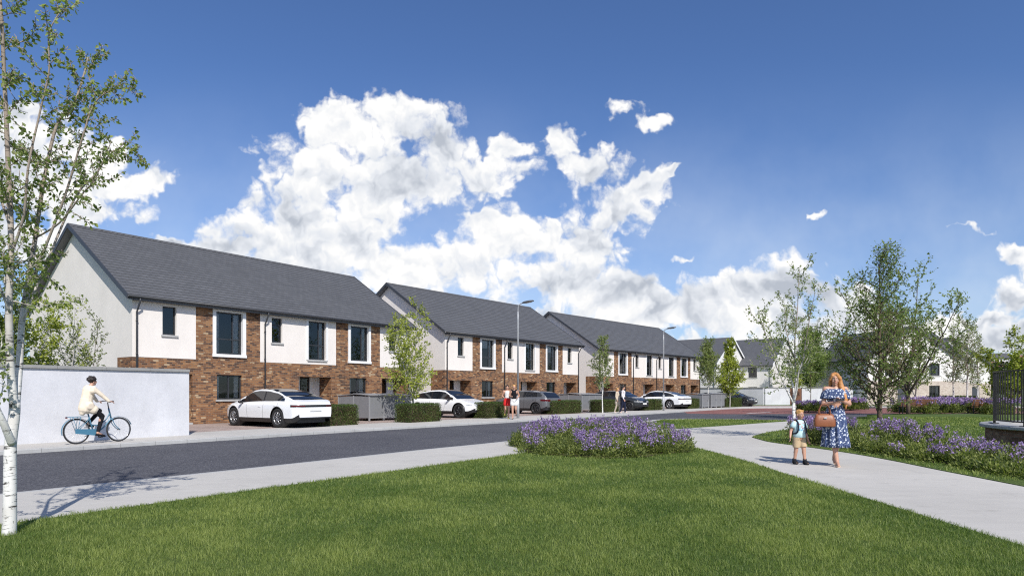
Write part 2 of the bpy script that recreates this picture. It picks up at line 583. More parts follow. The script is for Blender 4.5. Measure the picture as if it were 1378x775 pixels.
CLOUDS = [  # photo-derived centres and radii of the cumulus masses, in direction space (px, py, rx, ry)
    (525, 165, 62, 36), (455, 178, 66, 38), (595, 198, 60, 50), (420, 240, 70, 52), (520, 245, 100, 62), (400, 295, 80, 48), (345, 322, 66, 38),
    (470, 325, 95, 58), (420, 358, 120, 44), (240, 328, 32, 12), (295, 338, 48, 24), (540, 365, 70, 50),
    (672, 232, 44, 34), (690, 192, 22, 20), 
    (748, 188, 25, 32), (785, 228, 58, 36), (838, 282, 58, 42), (876, 250, 32, 24), (903, 237, 15, 7), (672, 300, 50, 26), (715, 325, 85, 44),
    (625, 352, 84, 46), (785, 318, 72, 50), (745, 378, 92, 38), (830, 398, 76, 34), (868, 424, 60, 30), (760, 420, 120, 30),
    (836, 143, 50, 24, .42), (868, 161, 40, 18, .55), (1092, 285, 34, 10, .62), (932, 355, 56, 16, .5), (1358, 346, 40, 24, .1), (1372, 405, 34, 24), (1345, 428, 46, 14), (1300, 316, 90, 12, .72),
    (955, 420, 56, 38), (1005, 402, 52, 38), (1062, 392, 54, 44), (1118, 398, 52, 34), (1150, 384, 16, 14), (1140, 425, 60, 34), (1045, 440, 100, 26), (1000, 470, 150, 26),
    (1190, 440, 60, 26), (1300, 442, 60, 22), (1250, 460, 120, 26), (1370, 450, 60, 20),
    (50, 230, 95, 70), (110, 205, 66, 30), (150, 256, 76, 34), (208, 240, 40, 22), (30, 160, 44, 30), (10, 320, 100, 60), (120, 290, 90, 24),
]
w = bpy.data.worlds.new('World'); SC.world = w; w.use_nodes = True
t = NT(w.node_tree); t.dim = '2D'
for n_ in list(t.n): t.n.remove(n_)
out = t.node('ShaderNodeOutputWorld')
sky = t.node('ShaderNodeTexSky', sky_type='NISHITA', sun_disc=False, sun_elevation=SUN_EL, sun_rotation=SUN_AZ, altitude=50.0, air_density=1.0, dust_density=.35, ozone_density=2.2)
dirv = t.node('ShaderNodeTexCoord').outputs['Generated']
sp = t.node('ShaderNodeSeparateXYZ', ins={0: dirv})
yy = t.math('MAXIMUM', sp.outputs[1], .02)
uu = t.math('DIVIDE', sp.outputs[0], yy); vv = t.math('DIVIDE', sp.outputs[2], yy)
P = t.node('ShaderNodeCombineXYZ', ins={0: uu, 1: vv, 2: 0.0}).outputs[0]
# domain warp gives ragged cumulus outlines
wn = t.noise(P, 7.0, 4, .62, out='Color')
Pw = t.vmath('ADD', P, t.vmath('MULTIPLY', t.vmath('SUBTRACT', wn, (.5, .5, .5)), (.10, .085, 0)))
wn2 = t.noise(P, 26.0, 3, .6, out='Color')
Pw = t.vmath('ADD', Pw, t.vmath('MULTIPLY', t.vmath('SUBTRACT', wn2, (.5, .5, .5)), (.03, .026, 0)))
field = None
for (px_, py_, rx_, ry_, *bias_) in CLOUDS:
    d = t.vmath('MULTIPLY', t.vmath('SUBTRACT', Pw, ((px_ - CX) / F, (HY - py_) / F, 0)), (F / rx_, F / ry_, 1))
    d = t.vmath('LENGTH', d)
    if bias_: d = t.math('ADD', d, bias_[0])
    field = d if field is None else t.math('SMOOTH_MIN', field, d, .35)
depth = t.math('SUBTRACT', 1.22, field)                       # >0 inside a cloud
vor = t.node('ShaderNodeTexVoronoi', feature='F1', voronoi_dimensions='2D', ins={'Vector': Pw, 'Scale': 22.0, 'Detail': 2.0, 'Roughness': .55})
bil = t.math('SUBTRACT', .45, vor.outputs['Distance'])
fb = t.math('SUBTRACT', t.noise(P, 11.0, 7, .62), .5)
dens = t.math('ADD', depth, t.math('ADD', t.math('MULTIPLY', bil, .55), t.math('MULTIPLY', fb, 1.5)))
alpha = t.rng(dens, -.01, .46, 0.0, 1.0, True)
# puffs lit from above and behind the viewer: compare the billow field with the field a step up
Pu = t.vmath('ADD', Pw, (.004, .012, 0))
vor2 = t.node('ShaderNodeTexVoronoi', feature='F1', voronoi_dimensions='2D', ins={'Vector': Pu, 'Scale': 22.0, 'Detail': 2.0, 'Roughness': .55})
relief = t.math('SUBTRACT', vor2.outputs['Distance'], vor.outputs['Distance'])
n_hi = t.noise(P, 8.0, 4, .5); n_hi2 = t.noise(t.vmath('ADD', P, (.008, .024, 0)), 8.0, 4, .5)
relief2 = t.math('SUBTRACT', n_hi, n_hi2)
lowf = t.noise(t.vmath('ADD', Pw, (3.1, 1.7, 0)), 5.0, 5, .55)
shade = t.math('MULTIPLY', t.rng(depth, .3, 1.2), t.rng(lowf, .40, .62))          # deep, thick parts are greyer
lum = t.math('SUBTRACT', .985, t.math('MULTIPLY', shade, .60))
lum = t.math('ADD', lum, t.math('MULTIPLY', relief, .30))
lum = t.math('ADD', lum, t.math('MULTIPLY', relief2, 1.25))
lum = t.rng(lum, .35, 1.12, .36, 1.06)
ccol = t.ramp(lum, [(0, (.34, .38, .46)), (.4, (.48, .52, .59)), (.72, (.76, .79, .84)), (1, (1.0, .99, .97))])
# generic broken cloud for the rest of the sky, seen only in reflections and from other views
t.dim = '3D'
gen = t.noise(t.vmath('MULTIPLY', dirv, (1, 1, 2.5)), 2.6, 4, .6); t.dim = '2D'
alpha_b = t.math('MULTIPLY', t.rng(gen, .52, .62, 0, .9, True), t.rng(sp.outputs[1], .05, -.15))
front = t.rng(sp.outputs[1], .03, .15)
alpha_f = t.math('MULTIPLY', alpha, front)
al = t.math('MAXIMUM', alpha_f, alpha_b)
al = t.math('MULTIPLY', al, t.rng(sp.outputs[2], -.02, .02))
SKY_K = .10
skyc = t.vmath('SCALE', sky.outputs[0], SKY_K)
skyc = t.mix(1.0, skyc, (.70, .88, 1.20, 1), 'MULTIPLY')
# thin whitish veil low down
veil = t.math('MULTIPLY', t.rng(t.noise(P, 3.0, 5, .6), .2, .7), t.rng(vv, .52, -.08, 0, .75, True))
skyc = t.mix(veil, skyc, (.72, .80, .90, 1))
fin = t.mix(al, skyc, t.mix(1.0, ccol, (1.0, 1.0, 1.0, 1), 'MULTIPLY'))
bg = t.node('ShaderNodeBackground', ins={0: fin, 1: 1.0})
t.l.new(bg.outputs[0], out.inputs[0])
w.cycles.sampling_method = 'MANUAL'; w.cycles.sample_map_resolution = 512
# ------------------------------------------------------------------ the ground
rnd = random.Random(7)


def catmull(pts, k=6):
    out_ = []
    n = len(pts)
    for i in range(n - 1):
        p0 = Vector(pts[max(i - 1, 0)]); p1 = Vector(pts[i]); p2 = Vector(pts[i + 1]); p3 = Vector(pts[min(i + 2, n - 1)])
        for j in range(k):
            s = j / k
            out_.append(tuple(.5 * ((2 * p1) + (p2 - p0) * s + (2 * p0 - 5 * p1 + 4 * p2 - p3) * s * s + (3 * p1 - p0 - 3 * p2 + p3) * s ** 3)))
    out_.append(tuple(pts[-1]))
    return out_


def sheet(name, outline, z, mat, thick=0.0, parent=None):
    """flat outlined slab; its top is at z"""
    bm = bmesh.new()
    vs = [bm.verts.new((p[0], p[1], z)) for p in outline]
    f = bm.faces.new(vs)
    if f.normal.z < 0:
        f.normal_flip()
    f.normal_update()
    if thick:
        r = bmesh.ops.extrude_face_region(bm, geom=[f])
        for v in [g for g in r['geom'] if isinstance(g, bmesh.types.BMVert)]:
            v.co.z -= thick
        bmesh.ops.recalc_face_normals(bm, faces=bm.faces)
    bmesh.ops.triangulate(bm, faces=[q for q in bm.faces if len(q.verts) > 4])
    me = bpy.data.meshes.new(name); bm.to_mesh(me); bm.free()
    me.materials.append(mat)
    o = bpy.data.objects.new(name, me); COL.objects.link(o)
    if parent: o.parent = parent
    return o


def ribbon(name, pts, width_in, z, mat, thick, up=0.0):
    """strip of constant width to the left (positive) of a polyline, with thickness"""
    mb = MB(); rings = []
    n = len(pts)
    for i, p in enumerate(pts):
        a = Vector(pts[max(i - 1, 0)]).to_2d(); b = Vector(pts[min(i + 1, n - 1)]).to_2d()
        d = (b - a).normalized(); q = Vector((-d.y, d.x))
        p = Vector(p[:2]); r = p + q * width_in
        rings.append([(p.x, p.y, z - thick), (p.x, p.y, z - .012), (p.x + q.x * .012, p.y + q.y * .012, z), (r.x, r.y, z), (r.x, r.y, z - thick)])
    mb.loft(rings, closed=True, sm=False, cap0=True, cap1=True)
    return mb.build(name, mat)


U1 = Vector((.5766, .8170))                     # street direction beside the first terrace
N1 = Vector((-.8170, .5766))                    # from the street towards the houses
ROADZ = -.10
# far edge of the carriageway (foot of the far kerb) and near edge (top of the near kerb)
far_e = [G(20, 611, ROADZ), G(160, 601.8, ROADZ), G(340, 589.9, ROADZ), G(440, 583.2, ROADZ), G(600, 573.6, ROADZ), G(740, 565.2, ROADZ), G(840, 559.3, ROADZ), G(900, 555.6, ROADZ), G(962, 551.6, ROADZ), G(1030, 549.2, ROADZ)]
e0 = Vector(far_e[0])
far_e = [tuple(e0 - U1 * 40), tuple(e0 - U1 * 15)] + far_e + [(42.0, 62.5), (70.0, 61.0), (120.0, 56.0)]
far_e = catmull([Vector((p[0], p[1], 0)) for p in far_e], 6)
near_e = [G(20, 662), G(340, 628.9), G(560, 605.5), G(689, 592.3), G(800, 577.5), G(850, 569.2), G(872, 565.6), G(890, 563.9), G(925, 563.0), G(985, 563.5), G(1063, 565.3)]
n0 = Vector(near_e[0])
near_e = [tuple(n0 - U1 * 40), tuple(n0 - U1 * 12)] + near_e + [(26.0, 33.4), (60.0, 36.0), (120.0, 38.0)]
near_e = catmull([Vector((p[0], p[1], 0)) for p in near_e], 6)

# one ground sheet to the horizon
mb = MB(); mb.poly([(-2500, -2500, -.16), (2500, -2500, -.16), (2500, 2500, -.16), (-2500, 2500, -.16)])
struct(mb.build('ground', M['earth']))
rd = sheet('road', [p[:2] for p in near_e] + [p[:2] for p in reversed(far_e)], ROADZ, M['asphalt'])
struct(rd)
# red block-paved raised junction, a sheet over the road
red = [G(925, 556.3, ROADZ), G(965, 557.0, ROADZ), G(1010, 557.0, ROADZ), (27, 45.2), (60, 47)]
rp_far = [p[:2] for p in far_e if p[0] > 12.5 and p[0] < 62]
struct(sheet('red_paving', red + list(reversed(rp_far)), ROADZ + .004, M['red_paver']))
# white marking at the edge of the paved junction
a = Vector((*G(1009, 555.9, ROADZ), 0)); b_ = Vector((*G(1040, 554.8, ROADZ), 0))
dd = (b_ - a).normalized(); q = Vector((-dd.y, dd.x, 0)) * .35
mb = MB(); zz = Vector((0, 0, ROADZ + .009))
mb.poly([a + zz, b_ + zz, b_ + q * 1.0 + zz, a + q + zz]); struct(mb.build('road_marking', M['line']))
# kerbs
struct(ribbon('kerb', far_e, .15, 0.0, M['kerb'], .14))
struct(ribbon('kerb', list(reversed(near_e)), .13, 0.002, M['kerb'], .14))
# far footpath between kerb and the plots; plots (driveway paving) behind it
PLOT = 3.15


def offset(pts, d):
    r = []
    for i, p in enumerate(pts):
        a = Vector(pts[max(i - 1, 0)]).to_2d(); b = Vector(pts[min(i + 1, len(pts) - 1)]).to_2d()
        v = (b - a).normalized()
        r.append((p[0] - v.y * d, p[1] + v.x * d))
    return r


fp_out = offset(far_e, .15); fp_in = offset(far_e, PLOT)
struct(sheet('footpath', fp_out + list(reversed(fp_in)), -.004, M['footpath'], .12))
struct(sheet('driveway_paving', fp_in + [(120, 140), (-70, 140), (-90, 20)], -.006, M['paver'], .1))
# green behind the garden wall
struct(sheet('garden_lawn', [(-60, 0), (-35, -20), (-24.5, 0), (-11.6, 19.4), (-15.6, 22.6), (-32, 36), (-60, 50)], .0, M['lawn'], .1))

# ---- park side
near_off = offset(near_e, -.13)
# lawn in front (bounded by footpath, flower bed side, wide path)
lawn_edge = [G(22, 704), G(180, 682), G(340, 660), G(520, 635.5), G(689, 612.2)]
l0 = Vector(lawn_edge[0])
back = [(2.0, 16.9), (3.3, 17.6), (4.4, 17.0), G(916, 599)]
path_lo = [G(916, 599), G(950, 606), G(1000, 619.6), G(1040, 632.5), G(1100, 651), G(1200, 681.5), G(1290, 709), G(1378, 735.5)]
pl_end = Vector(path_lo[-1]); pd = (pl_end - Vector(path_lo[-2])).normalized()
path_lo_c = catmull([Vector((*p, 0)) for p in path_lo] + [Vector((*(pl_end + pd * 12), 0))], 5)
LAWN1 = [tuple(l0 - U1 * 22), ] + lawn_edge + back[:-1] + [p[:2] for p in path_lo_c] + [(14, -20), (-30, -20), (-30, -18)]
struct(sheet('lawn', LAWN1, .012, M['lawn'], .15))
# grass island between road and path
isl = [G(880, 567), G(892, 564.6), G(925, 563.9), G(985, 564.3), G(1050, 565.9), G(1063, 566.4), G(1020, 569.4), G(980, 572.4), G(912, 576.8), G(880, 577), G(868, 572)]
LAWN2 = isl
struct(sheet('lawn', isl, .012, M['lawn'], .15))
# big right-hand lawn with the tip by the birch
path_hi = [G(1012, 588.3), G(1022, 591.2), G(1040, 595.3), G(1100, 603.2), G(1146, 610), G(1200, 619.5), G(1267, 633), G(1378, 654.5)]
ph_end = Vector(path_hi[-1]); pd2 = (ph_end - Vector(path_hi[-2])).normalized()
tip = [G(1230, 557.3), G(1190, 558.8), G(1150, 562), G(1100, 570), G(1061, 577.7), G(1037, 581.2), G(1020, 584.6), G(1012, 588.3)]
tip_c = catmull([Vector((*p, 0)) for p in [(60, 46)] + tip], 5)
hi_c = catmull([Vector((*p, 0)) for p in path_hi] + [Vector((*(ph_end + pd2 * 12), 0))], 5)
LAWN3 = [p[:2] for p in tip_c] + [p[:2] for p in hi_c][1:] + [(70, -10), (80, 46)]
struct(sheet('lawn', LAWN3, .012, M['lawn'], .15))
# paths: one sheet fills everything between kerb and lawns
park = [p[:2] for p in near_off] + [(120, -30), (-60, -30)]
struct(sheet('path', park, 0.0, M['path'], .14))
# far beds' strip beyond the right lawn, bounded by a low path
struct(sheet('garden_lawn', [(20, 69.0), (36, 67.5), (38, 66), (120, 62), (140, 140), (20, 140)], .006, M['lawn'], .1))

# ---- distant hills
mb = MB()
rings = []
for j in range(9):
    ring = []
    for i in range(90):
        x = -900 + i * 30
        t_ = j / 8
        y = 330 + t_ * 420
        h = (10 + 32 * sstep(-200, 700, x)) * math.sin(t_ * PI / 2) ** 1.2 + 8 * mnoise.noise((x * .004, y * .004, 1.0)) * t_
        ring.append((x, y, max(h, -.2) if j else -.3))
    rings.append(ring)
mb.loft(rings, closed=False)
m, t, b = newmat('hill_fields')
o = t.node('ShaderNodeTexCoord').outputs['Object']
vo = t.node('ShaderNodeTexVoronoi', ins={'Vector': o, 'Scale': .018})
col = t.ramp(vo.outputs['Color'], [(0, (.035, .055, .025)), (.4, (.06, .085, .03)), (.7, (.10, .11, .045)), (1, (.05, .07, .03))])
t.set(b, 'Base Color', t.mix(1.0, col, t.rng(t.noise(o, .05, 6, .7), .3, .7, .5, 1.4), 'MULTIPLY')); b.inputs['Roughness'].default_value = 1
struct(mb.build('hills', m))
# ------------------------------------------------------------------ terraces
def wall_cells(mb, L0, L1, z0, z1, holes, y=0.0, zones=None, mi=0):
    """front wall (plane y) from x=L0..L1, z0..z1 with rectangular holes (x0,x1,za,zb,depth); zones: test(xc,zc)->bool"""
    xs = sorted({L0, L1, *[h[0] for h in holes if L0 < h[0] < L1], *[h[1] for h in holes if L0 < h[1] < L1]})
    zs = sorted({z0, z1, *[h[2] for h in holes if z0 < h[2] < z1], *[h[3] for h in holes if z0 < h[3] < z1]})
    for xa, xb in zip(xs, xs[1:]):
        for za, zb in zip(zs, zs[1:]):
            xc, zc = (xa + xb) / 2, (za + zb) / 2
            if any(h[0] < xc < h[1] and h[2] < zc < h[3] for h in holes):
                continue
            mb.poly([(xa, y, za), (xb, y, za), (xb, y, zb), (xa, y, zb)], mi)


def reveals(mb, h, y=0.0, mi=0):
    x0, x1, z0, z1, d = h
    mb.poly([(x0, y, z0), (x0, y + d, z0), (x1, y + d, z0), (x1, y, z0)][::-1], mi)
    mb.poly([(x0, y, z1), (x0, y + d, z1), (x1, y + d, z1), (x1, y, z1)], mi)
    mb.poly([(x0, y, z0), (x0, y, z1), (x0, y + d, z1), (x0, y + d, z0)][::-1], mi)
    mb.poly([(x1, y, z0), (x1, y, z1), (x1, y + d, z1), (x1, y + d, z0)], mi)


EAVE, RIDGE, HALF, FRONT_OV, VERGE = 5.2, 8.76, 5.5, .30, .31
BRICK_TOP = 2.79


def window(root, x0, x1, z0, z1, y, surround=False, sill=True, mull=(), trans=None, curtain=True, split=False, thick_frame=.055, rr=None):
    """recessed window with frame, pane, sill, optional white surround"""
    f = MB(); t_ = thick_frame; d = .06
    f.box(x0, y, z0, x0 + t_, y + d, z1); f.box(x1 - t_, y, z0, x1, y + d, z1)
    f.box(x0 + t_, y, z0, x1 - t_, y + d, z0 + t_); f.box(x0 + t_, y, z1 - t_, x1 - t_, y + d, z1)
    for mx in mull:
        xm = lerp(x0, x1, mx); f.box(xm - t_ * .6, y + .004, z0 + t_, xm + t_ * .6, y + d - .004, z1 - t_)
    if trans is not None:
        zt = lerp(z0, z1, trans)
        f.box(x0 + t_, y + .008, zt - t_ * .5, x1 - t_, y + d - .008, zt + t_ * .5)
    w_ = f.build('window', M['frame'], root)
    p = MB(); p.poly([(x0 + t_ * .5, y + .03, z0 + t_ * .5), (x1 - t_ * .5, y + .03, z0 + t_ * .5), (x1 - t_ * .5, y + .03, z1 - t_ * .5), (x0 + t_ * .5, y + .03, z1 - t_ * .5)]); p.build('pane', M['glass'], w_)
    if curtain:
        r_ = rr or rnd
        cw = (x1 - x0) * r_.uniform(.12, .30)
        for xa, xb in ((x0 + .02, x0 + cw), (x1 - cw, x1 - .02)):
            n = 10; c = MB()
            ring0 = [(lerp(xa, xb, i / n), y + .15 + .03 * math.sin(i * 2.1), z0 - .05) for i in range(n + 1)]
            ring1 = [(p_[0], p_[1], z1 + .02) for p_ in ring0]
            c.loft([ring0, ring1], closed=False)
            c.build('curtain', M['curtain'], w_)
        if (z1 - z0) > 1.5 and r_.random() < .5:
            bl_ = MB(); zb_ = lerp(z1, z0, r_.uniform(.15, .45)); bl_.box(x0 + cw, y + .10, zb_, x1 - cw, y + .105, z1); bl_.build('blind', M['curtain'], w_)
        if (z1 - z0) < 1.5 and r_.random() < .7:
            it = MB(); xm_ = lerp(x0, x1, r_.uniform(.3, .7)); it.lathe([(.001, 0), (.06, 0), (.08, .12), (.05, .2), (.06, .22)], 12, c=(xm_, y + .22, z0)); it.build('vase', M['white_frame'], w_)
    if sill:
        s = MB(); e = .06 if not surround else .12
        s.cbox(((x0 + x1) / 2, (y - .07) / 2, z0 - .045 - (.0 if not surround else .02)), (x1 - x0 + 2 * e, y + .07, .085), bev=.008)
        s.build('sill', M['sill'], w_)
    return w_


def terrace(name, origin, u, L, layout, label, gable_door=True, group='white and brick terraces along the street'):
    rz = math.atan2(u[1], u[0])
    root = empty(name, (*origin, 0), rz, label, 'terrace', group)
    rr = random.Random(int(origin[0] * 10))
    a, b = VERGE, L - VERGE
    D = 2 * HALF - 2 * FRONT_OV
    WT = EAVE - .02
    holes = []
    for k in layout['small']: holes.append((k, k + .58, 3.75, 4.93, .14))
    for k in layout['tall_brick']: holes.append((k - .02, k + 1.60, 2.95, 5.06, .12))
    for k in layout['tall_white']: holes.append((k, k + 1.10, 3.02, 4.97, .14))
    for k in layout['ground']: holes.append((k, k + 1.22, 1.05, 2.15, .14))
    for k in layout['porch']: holes.append((k[0], k[1], -.002, 2.15, 1.0))
    # render panels (upper floor) and brick
    white = layout['white']; brick = layout['brick']
    bw = MB()
    wall_cells(bw, a, b, -.15, BRICK_TOP, [(h[0], h[1], h[2] if h[2] > 0 else -.15, h[3], h[4]) for h in holes])
    for (x0, x1) in brick:
        wall_cells(bw, x0, x1, BRICK_TOP, WT, holes)
    for k in layout['ground']: reveals(bw, (k, k + 1.22, 1.05, 2.15, .14))
    for k in layout['porch']: reveals(bw, (k[0], k[1], -.002, 2.15, 1.0))
    for k in layout['tall_brick']: reveals(bw, (k - .02, k + 1.60, 2.95, 5.06, .12))
    # brick returns on the gables
    RET = 1.25
    bw.poly([(a, 0, -.15), (a, 0, BRICK_TOP), (a, RET, BRICK_TOP), (a, RET, -.15)], 0)
    bw.poly([(b, 0, -.15), (b, RET, -.15), (b, RET, BRICK_TOP), (b, 0, BRICK_TOP)], 0)
    bw.build('brick_wall', M['brick'], root)
    ww = MB(); pr = -.012
    for (x0, x1) in white:
        wall_cells(ww, x0, x1, BRICK_TOP, WT, holes, y=pr)
        for (xa, xb, flip) in ((x0, x0, 0), (x1, x1, 1)):
            ww.poly([(xa, pr, BRICK_TOP), (xa, .002, BRICK_TOP), (xa, .002, WT), (xa, pr, WT)])
        ww.poly([(x0, pr, BRICK_TOP), (x1, pr, BRICK_TOP), (x1, .002, BRICK_TOP), (x0, .002, BRICK_TOP)])
    for h in holes:
        if any(x0 < h[0] < x1 for x0, x1 in white) and h[2] > BRICK_TOP:
            reveals(ww, h, y=pr)
    rk = (RIDGE - EAVE) / HALF
    zr = lambda y: min(WT + (y + FRONT_OV) * rk - .03, WT + (D + FRONT_OV - y) * rk - .03)      # underside of roof at depth y
    for xg, door_side in ((a, True), (b, False)):
        dg = (3.0, 4.0)
        pts_dr = gable_door and door_side
        # gable above / beside the brick return, with a door opening
        cols = [0, RET, 3.0, 4.0, D / 2, D]
        for ya, yb in zip(cols, cols[1:]):
            lo = BRICK_TOP if ya < RET - .01 else -.15
            if pts_dr and abs(ya - 3.0) < .01:
                lo = 2.1
            ww.poly([(xg, ya, lo), (xg, yb, lo), (xg, yb, zr(yb)), (xg, ya, zr(ya))])
        if pts_dr:
            for yy0 in (3.0, 4.0):
                ww.poly([(xg, yy0, 0), (xg + .15, yy0, 0), (xg + .15, yy0, 2.1), (xg, yy0, 2.1)])
            ww.poly([(xg, 3, 2.1), (xg + .15, 3, 2.1), (xg + .15, 4, 2.1), (xg, 4, 2.1)])
    ww.poly([(a, D, -.15), (b, D, -.15), (b, D, WT), (a, D, WT)])
    ww.build('render_wall', M['render'], root)
    if gable_door:
        dd_ = MB(); dd_.box(a + .14, 3.0, 0, a + .18, 4.0, 2.1); dd_.build('door', M['door'], root)
    # dark rooms behind the glass
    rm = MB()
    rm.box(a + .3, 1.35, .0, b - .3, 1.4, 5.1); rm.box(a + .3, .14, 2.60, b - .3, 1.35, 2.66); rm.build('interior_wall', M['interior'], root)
    # windows
    for k in layout['small']: window(root, k, k + .58, 3.75, 4.93, .10, trans=.72 if rr.random() < .5 else None, curtain=False)
    for k in layout['tall_white']:
        window(root, k, k + 1.10, 3.02, 4.97, .10, mull=(.66,), trans=.38, rr=rr)
        sb = MB()
        x0, x1, z0, z1 = k, k + 1.10, 3.02, 4.97
        for (p0, p1, q0, q1) in ((x0 - .12, x0, z0 - .02, z1 + .12), (x1, x1 + .12, z0 - .02, z1 + .12), (x0, x1, z1, z1 + .12)):
            sb.box(p0, -.045, q0, p1, .0, q1)
        sb.build('surround', M['white_frame'], root)
    for k in layout['tall_brick']:
        window(root, k + .15, k + 1.40, 3.08, 4.94, .10, sill=False, mull=(.68,), trans=.36 if rr.random() < .6 else None, rr=rr)
        sb = MB()
        sb.box(k - .02, -.05, 2.97, k + .13, .10, 5.06); sb.box(k + 1.42, -.05, 2.97, k + 1.58, .10, 5.06)
        sb.box(k + .13, -.05, 4.95, k + 1.42, .10, 5.06); sb.box(k - .04, -.075, 2.94, k + 1.60, .10, 3.07)
        sb.build('surround', M['white_frame'], root)
    for k in layout['ground']: window(root, k, k + 1.22, 1.05, 2.15, .10, mull=(.5,), rr=rr)
    # porches: door, side light, white post, ceiling
    for (x0, x1, flip) in layout['porch']:
        w_ = x1 - x0
        y = .96
        d = MB()
        xs = [x0, x0 + w_ * .30, x0 + w_ * .38, x0 + w_ * .68, x1]
        d.box(xs[0], y, 0, xs[1], y + .05, 2.15)
        for i in range(4): d.box(xs[0] + .08, y - .006, .25 + i * .47, xs[1] - .08, y - .001, .6 + i * .47)
        dr = d.build('door', M['door'], root)
        hd = MB(); hd.tube([(xs[1] - .09, y - .05, 1.0), (xs[1] - .09, y - .05, 1.35)], .012); hd.build('handle', M['galv'], dr)
        p = MB(); p.box(xs[1], y - .03, 0, xs[2], y + .06, 2.15); p.box(xs[3], y - .03, 0, xs[3] + w_ * .12, y + .06, 2.15)
        p.build('door_frame', M['white_frame'], root)
        window(root, xs[2], xs[3], .12, 2.12, y, sill=False, curtain=False)
        q = MB(); q.box(xs[3] + w_ * .12, y, 0, x1, y + .05, 2.15); q.box(xs[2], y + .004, 0, xs[3], y + .045, .12)
        q.build('porch_panel', M['white_frame'], root)
        st = MB(); st.cbox(((x0 + x1) / 2, .45, .03), (w_ - .02, 1.0, .09)); st.build('doorstep', M['sill'], root)
    # roof: stepped slate courses, real thickness
    rf = MB()
    N = 24
    slope = math.hypot(HALF, RIDGE - EAVE)
    zz_ = RIDGE - EAVE
    for side in (0, 1):
        for i in range(N):
            t0, t1 = i / N, (i + 1) / N
            y0, y1 = -FRONT_OV + HALF * t0, -FRONT_OV + HALF * t1
            z0, z1 = EAVE + zz_ * t0 + .034, EAVE + zz_ * t1 + .004
            if side:
                y0, y1 = 2 * (HALF - FRONT_OV) - y0, 2 * (HALF - FRONT_OV) - y1
            q = [(0, y0, z0), (L, y0, z0), (L, y1, z1), (0, y1, z1)]
            e = [(0, y1, z1), (L, y1, z1), (L, y1, z1 + .030), (0, y1, z1 + .030)]
            rf.poly(q if not side else q[::-1]); rf.poly(e if not side else e[::-1])
    rf.poly([(0, -FRONT_OV, EAVE - .0), (L, -FRONT_OV, EAVE), (L, -FRONT_OV, EAVE + .03), (0, -FRONT_OV, EAVE + .03)])
    roof = rf.build('roof', M['slate'], root)
    rc = MB()
    ym = HALF - FRONT_OV
    nseg = int(L / .45)
    for i in range(nseg):
        x0, x1 = i * L / nseg, (i + 1) * L / nseg - .008
        rc.loft([[(x, ym - .13, RIDGE - .045), (x, ym - .05, RIDGE + .05), (x, ym + .05, RIDGE + .05), (x, ym + .13, RIDGE - .045)] for x in (x0, x1)], closed=False, sm=False)
    rc.build('ridge_tiles', M['slate'], roof)
    # verges (dark cap + board), soffits, fascia
    for xa, xb in ((.004, VERGE), (L - VERGE, L - .004)):
        sf = MB()
        for side in (0, 1):
            P_ = [(-FRONT_OV, EAVE - .16), (ym, RIDGE - .16)] if not side else [(2 * ym + FRONT_OV, EAVE - .16), (ym, RIDGE - .16)]
            (y0, z0), (y1, z1) = P_
            sf.loft([[(x, y0, z0), (x, y1, z1), (x, y1, z1 + .15), (x, y0, z0 + .15)] for x in (xa, xb)], sm=False, cap0=True, cap1=True)
        sf.build('verge_board', M['soffit'], root)
    for x0 in (-.03, L - .02):
        vb = MB()
        for side in (0, 1):
            (y0, z0), (y1, z1) = ((-FRONT_OV - .02, EAVE - .02), (ym, RIDGE - .005)) if not side else ((2 * ym + FRONT_OV + .02, EAVE - .02), (ym, RIDGE - .005))
            vb.loft([[(x, y0, z0 - .14), (x, y1, z1 - .14), (x, y1, z1 + .05), (x, y0, z0 + .05)] for x in (x0, x0 + .05)], sm=False, cap0=True, cap1=True)
        vb.build('verge_cap', M['dark_metal'], root)
    ef = MB()
    for side in (0, 1):
        yf = -FRONT_OV if not side else 2 * ym + FRONT_OV
        sgn = 1 if not side else -1
        ef.box(VERGE * 0 + .01, min(yf, yf + sgn * .02), EAVE - .17, L - .01, max(yf, yf + sgn * .02), EAVE - .004)
        ef.box(VERGE + .004, min(yf + sgn * .022, yf + sgn * .33), EAVE - .165, L - VERGE - .004, max(yf + sgn * .022, yf + sgn * .33), EAVE - .145)
    ef.build('fascia', M['soffit'], root)
    gt = MB()
    prof = [(-.06, 0), (-.058, -.04), (-.04, -.075), (0, -.088), (.04, -.075), (.058, -.04), (.06, 0)]
    rings = [[(x, -FRONT_OV - .065 + p_[0], EAVE - .01 + p_[1]) for p_ in prof] + [(x, -FRONT_OV - .065 + p_[0] * .9, EAVE - .012 + p_[1] * .9) for p_ in reversed(prof)] for x in (0.0, L)]
    gt.loft(rings, sm=True, cap0=True, cap1=True)
    gt.build('gutter', M['dark_metal'], root)
    for xp in layout['pipe']:
        pp = MB()
        pp.tube([(xp, -FRONT_OV - .05, EAVE - .08), (xp, -FRONT_OV - .05, EAVE - .20), (xp, -.16, EAVE - .50), (xp, -.075, EAVE - .62), (xp, -.075, EAVE - .8), (xp, -.075, 0.02)], .037, 8)
        for zc in (4.2, 2.9, 1.6, .5):
            pp.tube([(xp, -.075, zc), (xp, -.075, zc + .05)], .047, 8)
        pp.build('downpipe', M['dark_metal'], root)
    return root


